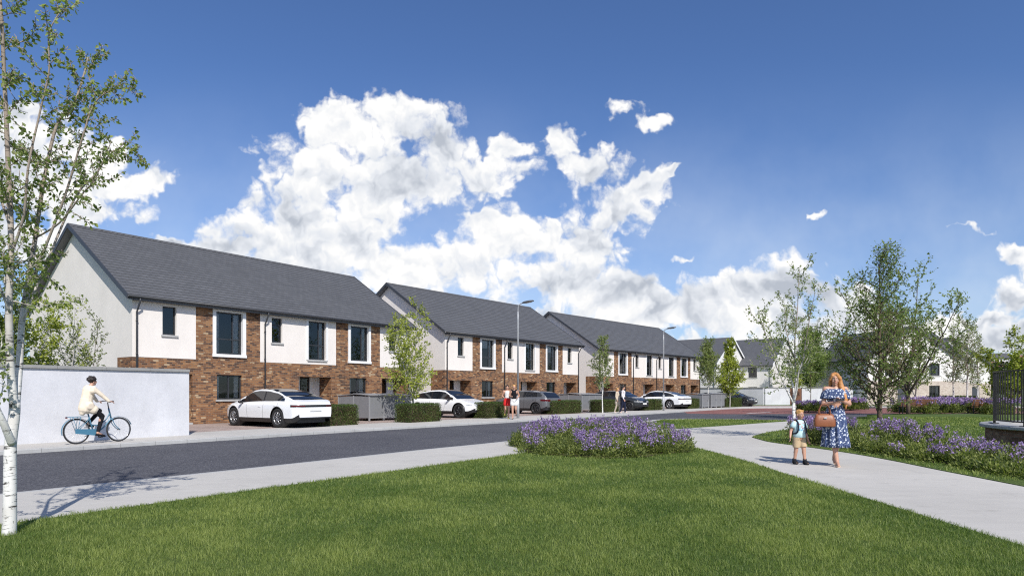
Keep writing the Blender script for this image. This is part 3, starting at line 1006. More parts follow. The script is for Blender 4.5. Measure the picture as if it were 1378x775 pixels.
lay3 = dict(small=[1.5, 6.65, 14.32], tall_brick=[3.70, 11.33], tall_white=[8.74], ground=[3.88, 11.42], porch=[(.75, 2.78, 0), (8.18, 10.2, 0), (13.78, 15.6, 0)],
            white=[(VERGE, 2.92), (6.03, 10.5), (13.62, 16.3 - VERGE)], brick=[(2.92, 6.03), (10.5, 13.62)], pipe=[.46, 6.25, 15.85])
lay4 = dict(small=[1.5, 6.65, 11.05, 18.7], tall_brick=[3.65, 15.72], tall_white=[8.70, 13.15], ground=[3.88, 15.85], porch=[(.75, 2.78, 0), (8.1, 10.1, 0), (12.5, 14.4, 0), (18.1, 19.9, 0)],
            white=[(VERGE, 2.92), (5.97, 14.85), (18.0, 20.6 - VERGE)], brick=[(2.92, 5.97), (14.85, 18.0)], pipe=[.5, 6.2, 10.6, 20.15])
T1 = terrace('terraced_houses', (-15.311, 25.792), (.5766, .8170), 16.3, lay3, 'white and brick terrace rising directly behind the garden wall and first white car')
T2 = terrace('terraced_houses', (-4.4426, 41.0965), (.6203, .7843), 16.3, lay3, 'middle white and brick terrace, behind the two joggers and the grey hatchback')
T3 = terrace('terraced_houses', (7.2431, 56.7068), (.6614, .7500), 20.6, lay4, 'farthest white and brick terrace, four houses long, with three downpipes between windows')


# ------------------------------------------------------------------ plainer cream houses across the junction
def plain_house(origin, ang, Lx, Dp, label, wins=(), doors=(), gable_front=False, side_wins=(), group='cream houses beyond the junction', brick_base=False, chimney=False):
    """local x along the eaves, y into the house; origin = front left corner of the wall"""
    root = empty('house', (*origin, 0), ang, label, 'house', group)
    ez, rz_ = 5.05, 5.05 + (Dp / 2) * .66
    holes = [(x, x + w_, z, z + h, .12) for (x, z, w_, h) in wins] + [(x, x + w_, 0, h, .15) for (x, w_, h) in doors]
    wl = MB()
    zlo = 2.6 if brick_base else -.15
    if brick_base:
        bb = MB(); wall_cells(bb, -.002, Lx + .002, -.15, 2.6, holes, y=-.01)
        for h in holes:
            if h[2] < 2.6: reveals(bb, h, y=-.01)
        bb.poly([(-.003, -.01, 2.6), (Lx + .003, -.01, 2.6), (Lx, .01, 2.6), (0, .01, 2.6)])
        bb.build('brick_wall', M['pink_brick'], root)
    if not gable_front:
        wall_cells(wl, 0, Lx, zlo, ez, holes)
        for x in (0, Lx):
            wl.poly([(x, 0, -.15), (x, Dp, -.15), (x, Dp, ez), (x, Dp / 2, rz_), (x, 0, ez)])
        wl.poly([(0, Dp, -.15), (Lx, Dp, -.15), (Lx, Dp, ez), (0, Dp, ez)])
        for h in holes:
            reveals(wl, h)
        wl.build('wall', M['render_cream'], root)
        rf = MB(); ov = .3; vo = .2
        k = (rz_ - ez) / (Dp / 2)
        for s in (0, 1):
            y0, y1 = (-ov, Dp / 2) if not s else (Dp + ov, Dp / 2)
            zb = ez - k * ov
            rf.loft([[(x, y0, zb), (x, y1, rz_), (x, y1, rz_ + .14), (x, y0, zb + .14)] for x in (-vo, Lx + vo)], sm=False, cap0=True, cap1=True)
        roof = rf.build('roof', M['slate'], root)
        for x in (-vo - .05, Lx + vo + .002):
            vb = MB()
            for s in (0, 1):
                y0, y1 = (-ov, Dp / 2) if not s else (Dp + ov, Dp / 2)
                zb = ez - k * ov
                vb.loft([[(xx, y0, zb - .12), (xx, y1, rz_ - .12), (xx, y1, rz_ + .17), (xx, y0, zb + .17)] for xx in (x, x + .05)], sm=False, cap0=True, cap1=True)
            vb.build('verge_board', M['white_frame'], root)
    else:
        # gable faces the viewer: ridge runs along y, width Lx
        gz = 5.05 + (Lx / 2) * .66
        wall_cells(wl, 0, Lx, zlo, ez, holes)
        wl.poly([(0, 0, ez), (Lx, 0, ez), (Lx / 2, 0, gz)])
        for x in (0, Lx):
            wl.poly([(x, 0, -.15), (x, Dp, -.15), (x, Dp, ez), (x, 0, ez)])
        for h in holes:
            reveals(wl, h)
        wl.build('wall', M['render_cream'], root)
        rf = MB(); ov = .3; k = .66
        for s in (0, 1):
            x0, x1 = (-ov, Lx / 2) if not s else (Lx + ov, Lx / 2)
            zb = ez - k * ov
            rf.loft([[(x0, y, zb), (x1, y, gz), (x1, y, gz + .14), (x0, y, zb + .14)] for y in (-.25, Dp + .25)], sm=False, cap0=True, cap1=True)
        roof = rf.build('roof', M['slate'], root)
        vb = MB()
        for s in (0, 1):
            x0, x1 = (-ov, Lx / 2) if not s else (Lx + ov, Lx / 2)
            zb = ez - k * ov
            vb.loft([[(x0, y, zb - .16), (x1, y, gz - .16), (x1, y, gz + .16), (x0, y, zb + .16)] for y in (-.31, -.252)], sm=False, cap0=True, cap1=True)
        vb.build('verge_board', M['soffit'], root)
    gt = MB()
    if not gable_front:
        gt.tube([(-.2, -.36, ez - .2), (Lx + .2, -.36, ez - .2)], .06, 8); gt.build('gutter', M['dark_metal'], root)
        pp = MB(); pp.tube([(Lx - .25, -.07, ez - .4), (Lx - .25, -.07, 0)], .04, 6); pp.build('downpipe', M['dark_metal'], root)
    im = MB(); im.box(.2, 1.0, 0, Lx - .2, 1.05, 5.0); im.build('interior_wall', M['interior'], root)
    for (x, z, w_, h) in wins:
        window(root, x, x + w_, z, z + h, .08, mull=(.33, .66) if w_ > 1.1 else (), curtain=True)
    for (x, w_, h) in doors:
        d = MB(); d.box(x, .13, 0, x + w_, .16, h); d.build('door', M['door'], root)
    if chimney:
        c = MB(); c.cbox((Lx * .5, Dp / 2, rz_ + .4), (.9, .6, 1.4)); c.build('chimney', M['render_cream'], roof)
    return root


a40 = R(-40)
ux = (math.cos(a40), math.sin(a40))
c4b = (33.8, 85.0)           # front right corner of the second house


def corner(cr, L):           # front left corner from the front right one
    return (cr[0] - ux[0] * L, cr[1] - ux[1] * L)


plain_house(corner((25.6, 82.0), 13), a40, 13, 10.4, 'cream house half hidden by the end of the farthest brick terrace', wins=((8.5, 3.5, 1.2, 1.3), (3, 3.5, 1.2, 1.3)))
plain_house(corner(c4b, 9.0), a40, 9.0, 11, 'cream house with one small upper window and white gable, right behind the pale garden wall', wins=((5.9, 3.35, 1.15, 1.35), (5.9, .9, 1.15, 1.2)))
plain_house(corner((62.5, 120), 14), R(-8), 14, 10, 'low-looking slate-roofed house far off, seen between the birch and the tall leafy tree', wins=((8.2, 3.3, 2.0, 1.3), (2.2, 3.3, 1.3, 1.3)), doors=((4, 1, 2.1),), chimney=True)
plain_house((43.5 - 5.2, 70.5), R(4), 10.4, 12, 'cream gable-fronted house mostly hidden behind the tall leafy tree', wins=((2, 3.2, 1.2, 1.3), (7, 3.2, 1.2, 1.3), (7, .9, 1.2, 1.2)), doors=((3.4, 1.0, 2.1),), gable_front=True, brick_base=True)
plain_house((50.0 - 5.2, 78.0), R(3), 10.4, 12, 'cream gable-fronted house in the middle of the row behind the benches', wins=((3, 3.2, 1.2, 1.3), (1.2, .9, 1.3, 1.2)), doors=((7.9, .95, 2.1),), gable_front=True, brick_base=True)
plain_house((58.6 - 5.4, 87.0), R(2), 10.8, 12, 'cream gable-fronted house at the right end of the row, with pale brick below', wins=((7.4, 3.2, .9, 1.2),), doors=((3.2, 1.0, 2.1), (8.2, 1.0, 2.1)), gable_front=True, brick_base=True)

# a few houses on the hillside
for i, (px, Yd, zb, wd, hh, red_) in enumerate(((1346, 420, 20.5, 9, 3.0, 0), (1354, 430, 17.5, 8, 3.0, 1), (1366, 430, 18.5, 10, 3.0, 0), (1375, 440, 20.5, 8, 3.0, 1), (1340, 410, 14.5, 9, 3.0, 1))):
    x = AT(px, Yd)
    lab = ['white hillside house, upper left of the far cluster', 'red-roofed hillside house beside the upper white one', 'grey-roofed hillside house above the railing', 'red-roofed hillside house at the right edge', 'lowest red-roofed hillside house, just right of the cream gables'][i]
    r = empty('hillside_house', (x, Yd, zb), rnd.uniform(-.5, .5), lab, 'house', 'houses on the far hillside')
    m_ = MB(); m_.box(-wd / 2, -4, -12, wd / 2, 4, hh); m_.poly([(-wd / 2, -4, hh), (-wd / 2, 4, hh), (-wd / 2, 0, hh + 3)]); m_.poly([(wd / 2, -4, hh), (wd / 2, 4, hh), (wd / 2, 0, hh + 3)])
    m_.build('wall', M['render_cream'], r)
    m_ = MB(); m_.poly([(-wd / 2 - .4, -4.6, hh - .3), (wd / 2 + .4, -4.6, hh - .3), (wd / 2 + .4, 0, hh + 3.1), (-wd / 2 - .4, 0, hh + 3.1)]); m_.poly([(-wd / 2 - .4, 4.6, hh - .3), (wd / 2 + .4, 4.6, hh - .3), (wd / 2 + .4, 0, hh + 3.1), (-wd / 2 - .4, 0, hh + 3.1)])
    m_.build('roof', M['red_paver'] if red_ else M['slate'], r)
    for wx in (-wd / 4, wd / 4):
        m_ = MB(); m_.cbox((wx, -4.02, 2.2), (1.5, .08, 1.4)); m_.build('window', M['frame'], r)


# ------------------------------------------------------------------ garden walls
def garden_wall(a, b, h, label, mat='wall_paint', th=.22, z0=-.1, copz=.09):
    a, b = Vector((*a, 0)), Vector((*b, 0))
    d = b - a; L = d.length; rz = math.atan2(d.y, d.x)
    root = empty('garden_wall', a, rz, label, 'wall')
    m_ = MB(); m_.box(0, 0, z0, L, th, h - copz); m_.build('wall_face', M[mat], root)
    c = MB(); n = max(1, int(L / 1.2))
    for i in range(n):
        c.cbox((L * (i + .5) / n, th / 2, h - copz / 2 + .001), (L / n - .006, th + .12, copz), bev=.008)
    c.build('coping', M['concrete'], root)
    return root


wc = Vector(G(254.5, 585))
garden_wall(tuple(wc - U1 * 26), tuple(wc), 2.1, 'long pale blue-grey garden wall behind the cyclist')
# its return towards the house
garden_wall((21.8, 76.2), (27.3, 71.0), 1.92, 'grey rendered wall behind the far parked dark car')
garden_wall((27.5, 71.0), (30.4, 71.5), 1.92, 'brighter white wall section left of the brown timber gate')
garden_wall((31.8, 71.75), (42.0, 72.6), 1.92, 'pale wall section right of the brown timber gate, behind the woman')
g = empty('timber_gate', (30.42, 71.55, 0), math.atan2(.2, 1.35), 'brown upright-boarded timber gate between two pale garden walls', 'gate')
m_ = MB()
for i in range(8): m_.box(.04 + i * .16, 0, .05, .04 + i * .16 + .15, .03, 1.8)
m_.build('boards', M['wood'], g)
m_ = MB(); m_.box(.0, -.02, .0, .04, .06, 1.85); m_.box(1.32, -.02, 0, 1.36, .06, 1.85); m_.build('frame', M['wood'], g)
# ------------------------------------------------------------------ leaves and trees
nr = np.random.default_rng(11)


def leaf_mesh(name, P, D, size, mat, parent, aspect=.55, droop=0.0, fold=.25, jitter=1.0, hexa=False, asp_var=.2):
    """P (n,3) leaf bases, D (n,3) leaf directions; each leaf is two folded triangles (or four when hexa)"""
    n = len(P)
    P = np.asarray(P, float); D = np.asarray(D, float)
    D = D + nr.normal(0, .55 * jitter, (n, 3)); D[:, 2] -= droop
    D /= np.linalg.norm(D, axis=1, keepdims=True) + 1e-9
    Q = nr.normal(0, 1, (n, 3)); S = np.cross(D, Q); S /= np.linalg.norm(S, axis=1, keepdims=True) + 1e-9
    U = np.cross(S, D)
    L = size * nr.uniform(.65, 1.25, (n, 1)); W = L * aspect * nr.uniform(1 - asp_var, 1 + asp_var, (n, 1)) * .5
    if hexa:
        v = np.stack([P, P + D * L * .35 + S * W + U * W * fold, P + D * L * .75 + S * W * .6 + U * W * fold * .5 - U * L * .04, P + D * L - U * L * .12,
                      P + D * L * .75 - S * W * .6 + U * W * fold * .5 - U * L * .04, P + D * L * .35 - S * W + U * W * fold], 1).reshape(-1, 3)
        b = np.arange(n)[:, None] * 6
        f = np.concatenate([b + [0, 1, 2], b + [0, 2, 3], b + [0, 3, 4], b + [0, 4, 5]], 1).reshape(-1, 3)
        var = np.repeat(nr.uniform(0, 1, n), 4)
    else:
        v = np.stack([P, P + D * L * .5 + S * W + U * W * fold, P + D * L, P + D * L * .5 - S * W + U * W * fold], 1).reshape(-1, 3)
        b = np.arange(n)[:, None] * 4
        f = np.concatenate([b + [0, 1, 2], b + [0, 2, 3]], 1).reshape(-1, 3)
        var = np.repeat(nr.uniform(0, 1, n), 2)
    return mesh_np(name, v, f, M[mat] if isinstance(mat, str) else mat, parent, var)


class Tree:
    def __init__(self, seed):
        self.r = random.Random(seed); self.wood = MB(); self.P = []; self.D = []

    def rv(self, s=1.0):
        r = self.r
        return Vector((r.gauss(0, s), r.gauss(0, s), r.gauss(0, s)))

    def limb(self, pts, r0, r1, n=8):
        k = len(pts)
        self.wood.tube(pts, [lerp(r0, r1, (i / (k - 1)) ** .85) for i in range(k)], n)

    def grow(self, p, d, length, rad, level, maxl, seg=.16, wig=.14, trop=.05, kids=7, ang=.75, ratio=.5, start=.25, leaf=14.0, lmin=2, tipf=1.0):
        r = self.r
        n = max(3, int(length / seg)); step = length / n
        pts = [Vector(p)]; dirs = []
        d = Vector(d).normalized()
        for i in range(n):
            d = (d + self.rv(wig) + Vector((0, 0, trop))).normalized()
            pts.append(pts[-1] + d * step); dirs.append(d.copy())
        self.limb(pts, rad, max(rad * .18, .0025), 8 if level == 0 else (6 if level == 1 else 4 if level == 2 else 3))
        self.along(pts, rad, level, maxl, length, seg, wig, trop, kids, ang, ratio, start, leaf, lmin)

    def along(self, pts, rad, level, maxl, length, seg=.16, wig=.14, trop=.05, kids=7, ang=.75, ratio=.5, start=.25, leaf=14.0, lmin=2, shape=None):
        r = self.r
        n = len(pts) - 1
        if level < maxl:
            az = r.uniform(0, 6.28)
            for k in range(kids):
                f = start + (1 - start) * (k + r.uniform(.1, .9)) / kids
                i = min(n - 1, int(f * n)); q = pts[i].lerp(pts[i + 1], f * n - i)
                dd = (pts[i + 1] - pts[i]).normalized()
                az += 2.4 + r.uniform(-.4, .4)
                o = dd.orthogonal().normalized(); o2 = dd.cross(o)
                side = o * math.cos(az) + o2 * math.sin(az)
                a_ = ang * r.uniform(.75, 1.2) * (1.15 - .35 * f)
                cd = dd * math.cos(a_) + side * math.sin(a_)
                sh = shape(f) if shape else (1.1 - .65 * f)
                ll = length * ratio * sh * r.uniform(.7, 1.15)
                self.grow(q, cd, ll, max(.003, rad * (1 - f * .75) * .5), level + 1, maxl, seg * .8, wig * 1.1, trop, max(3, int(kids * .7)), ang, ratio, .12, leaf, lmin)
        if level >= lmin:
            m_ = max(1, int(length * leaf))
            for k in range(m_):
                f = r.uniform(.12, 1.0); i = min(n - 1, int(f * n))
                q = pts[i].lerp(pts[i + 1], f * n - i)
                self.P.append(q + self.rv(.012)); self.D.append((pts[i + 1] - pts[i]).normalized() * .6 + self.rv(.5))

    def finish(self, name, base, label, bark, leafm, size, cat='tree', group=None, droop=.3, hexa=False, aspect=.6, rz=0, cluster=1, cr=.05):
        root = empty(name, base, rz, label, cat, group)
        self.wood.build('trunk', M[bark], root)
        if self.P:
            P = np.array([tuple(p) for p in self.P]); D = np.array([tuple(d) for d in self.D])
            if cluster > 1:
                P = np.repeat(P, cluster, 0) + nr.normal(0, cr, (len(P) * cluster, 3)); D = np.repeat(D, cluster, 0)
            leaf_mesh('crown', P, D, size, leafm, root, aspect, droop, hexa=hexa)
        return root


def PX(px, py, Y, base=(0, 0, 0)):
    return Vector((AT(px, Y) - base[0], Y - base[1], EYE + (HY - py) / F * Y - base[2]))


def smooth_pts(pts, k=5):
    return [Vector(p) for p in catmull(pts, k)]


# --- foreground birch, its stems laid out as they stand
bY = 6.23
base = (AT(12, bY), bY, 0)
T = Tree(5)
def S_(lst): return smooth_pts([PX(x, y, Y, base) for x, y, Y in lst])
trunk = S_([(11.5, 728, 6.23), (13, 700, 6.23), (13.5, 650, 6.23), (14, 600, 6.24), (19, 560, 6.26), (20, 542, 6.26)])
T.limb([trunk[0] + Vector((0, 0, -.05))] + trunk, .064, .044, 14)
stA = S_([(19, 548, 6.25), (14, 490, 6.2), (12, 400, 6.1), (15, 330, 6.1), (11, 220, 6.15), (6, 110, 6.1), (1, 10, 6.0), (-12, -110, 6.0)])
stB = S_([(21, 548, 6.27), (26, 490, 6.35), (29, 440, 6.4), (34, 400, 6.45), (46, 330, 6.5), (58, 250, 6.55), (76, 170, 6.6), (100, 138, 6.6), (113, 100, 6.65), (118, 78, 6.7)])
stL = S_([(16, 596, 6.22), (6, 572, 6.1), (-8, 540, 6.0), (-30, 470, 5.9), (-55, 380, 5.9), (-75, 250, 5.8), (-90, 100, 5.9)])
brC = S_([(36, 395, 6.45), (62, 330, 6.3), (88, 262, 6.2), (112, 182, 6.1), (127, 140, 6.1), (150, 122, 6.05), (182, 118, 6.0)])
brD = S_([(30, 430, 6.4), (60, 360, 6.6), (100, 268, 6.8), (128, 235, 6.9), (148, 208, 6.95), (168, 200, 7.0), (186, 205, 7.0)])
brE = S_([(14, 345, 6.1), (32, 290, 6.0), (38, 225, 5.9), (54, 150, 5.9), (66, 95, 5.85), (66, 45, 5.8), (84, 12, 5.8)])
brF = S_([(48, 320, 6.5), (80, 300, 6.2), (110, 262, 6.0), (128, 240, 5.9), (150, 190, 5.8)])
brG = S_([(13, 420, 6.1), (-5, 370, 5.9), (-20, 300, 5.8), (-25, 200, 5.7)])
brH = S_([(12, 300, 6.1), (-12, 220, 6.4), (-20, 120, 6.6), (-10, 20, 6.7), (10, -60, 6.7)])
for pts, r0, r1, kids, L in ((stA, .040, .010, 30, 2.8), (stB, .036, .005, 26, 2.3), (stL, .038, .008, 14, 2.4), (brC, .014, .004, 18, 1.6), (brD, .014, .004, 17, 1.6), (brE, .013, .004, 17, 1.7), (brF, .010, .003, 12, 1.3), (brG, .012, .004, 10, 1.2), (brH, .013, .004, 12, 1.5)):
    T.limb(pts, r0, r1, 10)
    T.along(pts, r0 * .5, 0, 2, L, seg=.06, wig=.17, trop=.01, kids=kids, ang=.9, ratio=.25, start=.26, leaf=42, lmin=1)
P_ = T.P
T.finish('birch_tree', base, 'slim white-barked birch at the left edge, rooted in the near lawn, taller than the picture', 'birch_bark', 'leaf_birch', .042, droop=.55, hexa=True, aspect=.62)


def auto_tree(px, Y, H, Wd, seed, label, leafm, bark='bark', name='young_tree', size=.06, rad=.05, kids=26, start=.22, leaf=16, lean=(0, 0), stems=1, group=None, hexa=False, maxl=2, ang=.85, ratio=None, cone=.6, droop=.25, cluster=1, cr=.05, trop=.06, lowtrunk=.0, z0=0.0):
    base_ = (AT(px, Y), Y, z0)
    T = Tree(seed); r = T.r
    if stems == 1:
        pts = [Vector((lean[0] * (k / 9) ** 1.4 + r.gauss(0, .02) * H * .15 * (k > 0), lean[1] * (k / 9) + r.gauss(0, .02) * H * .15 * (k > 0), H * k / 9 - .05 * (k == 0))) for k in range(10)]
        pts = smooth_pts(pts, 3)
        T.limb(pts, rad, rad * .12, 8)
        shp = lambda f: (.35 + .65 * math.sin(min(1, (f - start) / (1 - start) * 1.25 + .18) * PI * .85)) * (1 - cone * f * .6)
        T.along(pts, rad, 0, maxl, Wd, seg=.14, wig=.15, trop=trop, kids=kids, ang=ang, ratio=.62, start=start, leaf=leaf, lmin=1, shape=shp)
    else:
        zs = lowtrunk
        T.limb([Vector((0, 0, -.05)), Vector((.01, 0, zs * .5)), Vector((0, 0, zs))], rad, rad * .8, 10)
        for s in range(stems):
            a_ = 2 * PI * s / stems + r.uniform(-.4, .4)
            spread = Wd * .38 * (0.15 if s == 0 else r.uniform(.75, 1.15))
            h_ = H * (1.0 if s == 0 else r.uniform(.72, .92))
            pts = [Vector((math.cos(a_) * spread * (k / 7) ** .9 + r.gauss(0, .03), math.sin(a_) * spread * (k / 7) ** .9 + r.gauss(0, .03), zs + (h_ - zs) * k / 7)) for k in range(8)]
            pts[0] = Vector((0, 0, zs - .03))
            pts = smooth_pts(pts, 3)
            T.limb(pts, rad * .6, rad * .1, 8)
            T.along(pts, rad * .6, 0, maxl, Wd * .62, seg=.14, wig=.15, trop=trop, kids=max(5, int(kids / stems * 1.5)), ang=ang, ratio=.6, start=start, leaf=leaf, lmin=1)
    return T.finish(name, base_, label, bark, leafm, size, group=group, hexa=hexa, droop=droop, cluster=cluster, cr=cr)


# behind the garden wall, left
GW = 'bushy young trees behind the garden wall'
auto_tree(28, 19.5, 4.4, 3.0, 21, 'yellow-green bushy tree behind the garden wall, left of the cyclist', 'leaf_yellow', 'pale_bark', stems=4, lowtrunk=.4, rad=.05, kids=40, leaf=58, size=.085, group=GW, start=.1)
auto_tree(92, 21.5, 4.3, 3.0, 22, 'pale green bushy tree behind the wall directly above the cyclist', 'leaf_yellow', 'pale_bark', stems=4, lowtrunk=.4, rad=.05, kids=30, leaf=18, size=.075, group=GW, start=.1)
auto_tree(122, 22.5, 3.9, 3.2, 23, 'thin sparse tree behind the wall, nearest the first white car', 'leaf_pale', 'bark', stems=3, lowtrunk=.3, rad=.035, kids=26, leaf=26, size=.07, group=GW, start=.1)
auto_tree(-22, 18.0, 4.6, 3.2, 24, 'bushy tree behind the wall at the picture\'s left edge, mostly behind the birch', 'leaf_pale', 'pale_bark', stems=4, lowtrunk=.4, rad=.05, kids=40, leaf=58, size=.085, group=GW, start=.1)
# street trees along the driveways
GS = 'young street trees beside the driveways'
auto_tree(556, 31.6, 5.5, 3.8, 31, 'yellow-green street tree in front of the nearest bin store, between the two white cars', 'leaf_yellow', 'pale_bark', stems=3, lowtrunk=.9, rad=.05, kids=38, leaf=21, size=.10, group=GS, start=.0)
auto_tree(811, 42.5, 4.8, 2.1, 32, 'thin pale birch in front of the middle bin store, left of the strolling couple', 'leaf_birch', 'birch_bark', rad=.045, kids=28, leaf=24, size=.09, group=GS, start=.3)
auto_tree(953, 57.5, 5.4, 3.4, 33, 'thin pale birch by the farthest bin store, at the end of the last terrace', 'leaf_birch', 'birch_bark', rad=.05, kids=30, leaf=24, size=.11, group=GS, start=.3)
auto_tree(982, 60.5, 5.9, 3.3, 34, 'bright yellow-green tree beside the far parked dark car', 'leaf_yellow', 'pale_bark', rad=.06, kids=34, leaf=26, size=.15, group=GS, start=.12, cone=.9)
# birch by the path
auto_tree(1068, 19.6, 5.1, 3.0, 41, 'multi-stemmed white birch at the tip of the lawn, just behind the boy', 'leaf_birch', 'birch_bark', name='birch_tree', stems=4, lowtrunk=1.05, rad=.055, kids=34, leaf=32, size=.065, start=.12, droop=.5)
# tall leafy tree and its neighbour
auto_tree(1184, 33.0, 8.1, 7.4, 42, 'tall conical mid-green tree on the right lawn, behind the flower bed beside the woman', 'leaf_dark', 'bark', name='leafy_tree', rad=.13, kids=38, leaf=10, size=.12, start=.03, cone=.95, cluster=1, trop=.03, ang=1.0)
auto_tree(1222, 41.5, 8.6, 9.6, 43, 'spreading mid-green tree with several leaning limbs, beside the wooden bench', 'leaf_birch', 'bark', name='leafy_tree', stems=5, lowtrunk=1.2, rad=.13, kids=38, leaf=15, size=.14, start=.1)
auto_tree(1232, 58, 5.5, 4.4, 44, 'low grey-green tree filling the gap behind the bench', 'leaf_birch', 'pale_bark', name='leafy_tree', stems=3, lowtrunk=1.0, rad=.10, kids=28, leaf=16, size=.15, start=.1)
GB = 'white birches in front of the cream gables'
auto_tree(1283, 58, 7.0, 3.8, 45, 'leftmost of the white birches before the cream gables', 'leaf_pale', 'birch_bark', name='birch_tree', rad=.09, kids=22, leaf=11, size=.13, group=GB, start=.25)
auto_tree(1302, 56, 7.4, 3.8, 46, 'tallest of the white birches before the cream gables, standing by the far bench', 'leaf_pale', 'birch_bark', name='birch_tree', rad=.09, kids=24, leaf=11, size=.13, group=GB, start=.25)
auto_tree(1316, 64, 6.6, 3.6, 47, 'rightmost white birch, its crown just left of the black railing', 'leaf_pale', 'birch_bark', name='birch_tree', rad=.09, kids=20, leaf=10, size=.13, group=GB, start=.25)
auto_tree(1362, 44, 5.3, 4.0, 48, 'yellow-green tree seen through and above the black railing', 'leaf_yellow', 'bark', stems=3, lowtrunk=.6, rad=.08, kids=34, leaf=24, size=.14, start=.05)
auto_tree(1091, 69.5, 4.3, 2.6, 49, 'small sapling before the pale wall right of the timber gate', 'leaf_birch', 'bark', rad=.05, kids=18, leaf=12, size=.12, start=.3)
auto_tree(1090, 78.0, 7.9, 5.4, 50, 'dark round-headed tree rising behind the wall and the timber gate', 'leaf_dark', 'bark', name='leafy_tree', rad=.12, kids=40, leaf=24, size=.17, start=.25, cluster=2, cr=.1)
auto_tree(1070, 72.9, 4.6, 2.6, 51, 'yellow-green shrub-like tree over the timber gate', 'leaf_yellow', 'bark', rad=.06, kids=24, leaf=22, size=.15, start=.2)


# --- far trees with round crowns: leaves thrown round lumpy volumes on real limbs
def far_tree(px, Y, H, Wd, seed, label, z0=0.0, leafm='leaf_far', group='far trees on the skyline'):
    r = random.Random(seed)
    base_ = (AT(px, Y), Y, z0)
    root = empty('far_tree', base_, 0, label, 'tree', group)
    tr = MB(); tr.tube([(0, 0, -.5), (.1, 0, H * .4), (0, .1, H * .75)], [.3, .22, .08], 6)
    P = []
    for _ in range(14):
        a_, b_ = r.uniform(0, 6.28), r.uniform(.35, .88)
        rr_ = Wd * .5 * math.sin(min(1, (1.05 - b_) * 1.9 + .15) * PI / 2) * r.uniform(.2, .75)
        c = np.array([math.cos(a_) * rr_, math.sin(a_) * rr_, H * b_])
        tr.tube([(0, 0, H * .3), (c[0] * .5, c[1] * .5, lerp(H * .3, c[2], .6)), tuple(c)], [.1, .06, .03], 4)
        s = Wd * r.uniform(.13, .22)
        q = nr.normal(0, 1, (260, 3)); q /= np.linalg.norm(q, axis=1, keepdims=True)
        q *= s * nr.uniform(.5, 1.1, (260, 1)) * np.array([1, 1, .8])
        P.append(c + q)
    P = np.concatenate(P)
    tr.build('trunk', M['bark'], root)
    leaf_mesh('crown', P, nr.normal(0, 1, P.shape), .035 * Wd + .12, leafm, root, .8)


for i, (px, Y, H, Wd) in enumerate(((1100, 135, 9.5, 9), (1118, 138, 11.0, 10), (1134, 130, 12.5, 8), (1150, 140, 11.0, 11), (1163, 128, 10, 9), (1040, 140, 9, 8), (1338, 118, 6.5, 8), (1372, 122, 7.5, 9))):
    far_tree(px, Y, H, Wd, 60 + i, ['low dark tree at the left end of the skyline row past the gable', 'second dark tree from the left in the skyline row above the low slate roof', 'tallest spiky dark tree of the skyline row', 'broad dark tree right of the tallest skyline one', 'dark skyline tree touching the tall leafy tree', 'dark tree behind the white-gabled cream house', 'dark tree below the hillside houses, left of the railing tree', 'dark tree below the hillside houses at the right edge'][i])
# woodland masses on the hills
P = []
for i in range(900):
    x = nr.uniform(-250, 760); y = nr.uniform(400, 600)
    t_ = (y - 330) / 420
    z = (10 + 32 * sstep(-200, 700, x)) * math.sin(t_ * PI / 2) ** 1.2
    if mnoise.noise((x * .02, y * .02, 3.3)) < -.02: continue
    q = nr.normal(0, 1, (26, 3)); q /= np.linalg.norm(q, axis=1, keepdims=True)
    P.append(np.array([x, y, z + 1.5]) + q * np.array([5, 5, 3.0]))
P = np.concatenate(P)
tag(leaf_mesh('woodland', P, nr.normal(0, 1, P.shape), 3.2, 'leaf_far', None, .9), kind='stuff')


# ------------------------------------------------------------------ hedges
def street_span(pxL, y, pxR, u):
    X, Z = G(pxL, y); t_ = (pxR - CX) / F
    return (X, Z), (t_ * Z - X) / (u[0] - t_ * u[1])


def surf_leaves(n, lx, ly, lz, rag=.02):
    """points on the faces of a box 0..lx,0..ly,0..lz with outward normals"""
    A = np.array([lx * lz, lx * lz, ly * lz, ly * lz, lx * ly]); k = nr.choice(5, n, p=A / A.sum())
    a, b = nr.uniform(0, 1, n), nr.uniform(0, 1, n)
    P = np.zeros((n, 3)); N = np.zeros((n, 3))
    for f, (fx, nn) in enumerate(((lambda a, b: (a * lx, 0 * a, b * lz), (0, -1, 0)), (lambda a, b: (a * lx, 0 * a + ly, b * lz), (0, 1, 0)), (lambda a, b: (0 * a, a * ly, b * lz), (-1, 0, 0)),
                                  (lambda a, b: (0 * a + lx, a * ly, b * lz), (1, 0, 0)), (lambda a, b: (a * lx, b * ly, 0 * a + lz), (0, 0, 1)))):
        m_ = k == f
        q = fx(a[m_], b[m_]); P[m_] = np.stack(q, 1); N[m_] = nn
    P += nr.normal(0, rag, P.shape)
    return P, N


def hedge(pxL, pxR, y, u, label, depth=.9, h=.8):
    o, L = street_span(pxL, y, pxR, u)
    root = empty('box_hedge', (*o, 0), math.atan2(u[1], u[0]), label, 'hedge', 'clipped box hedges fronting the driveways')
    c = MB(); c.box(.05, .05, -.02, L - .05, depth - .05, h - .05); c.build('branches', M['soil'], root)
    n = int((2 * L * h + 2 * depth * h + L * depth) * 1500)
    P, N = surf_leaves(n, L, depth, h, .022)
    leaf_mesh('foliage', P, N + nr.normal(0, .5, N.shape), .05, 'leaf_hedge', root, .6)


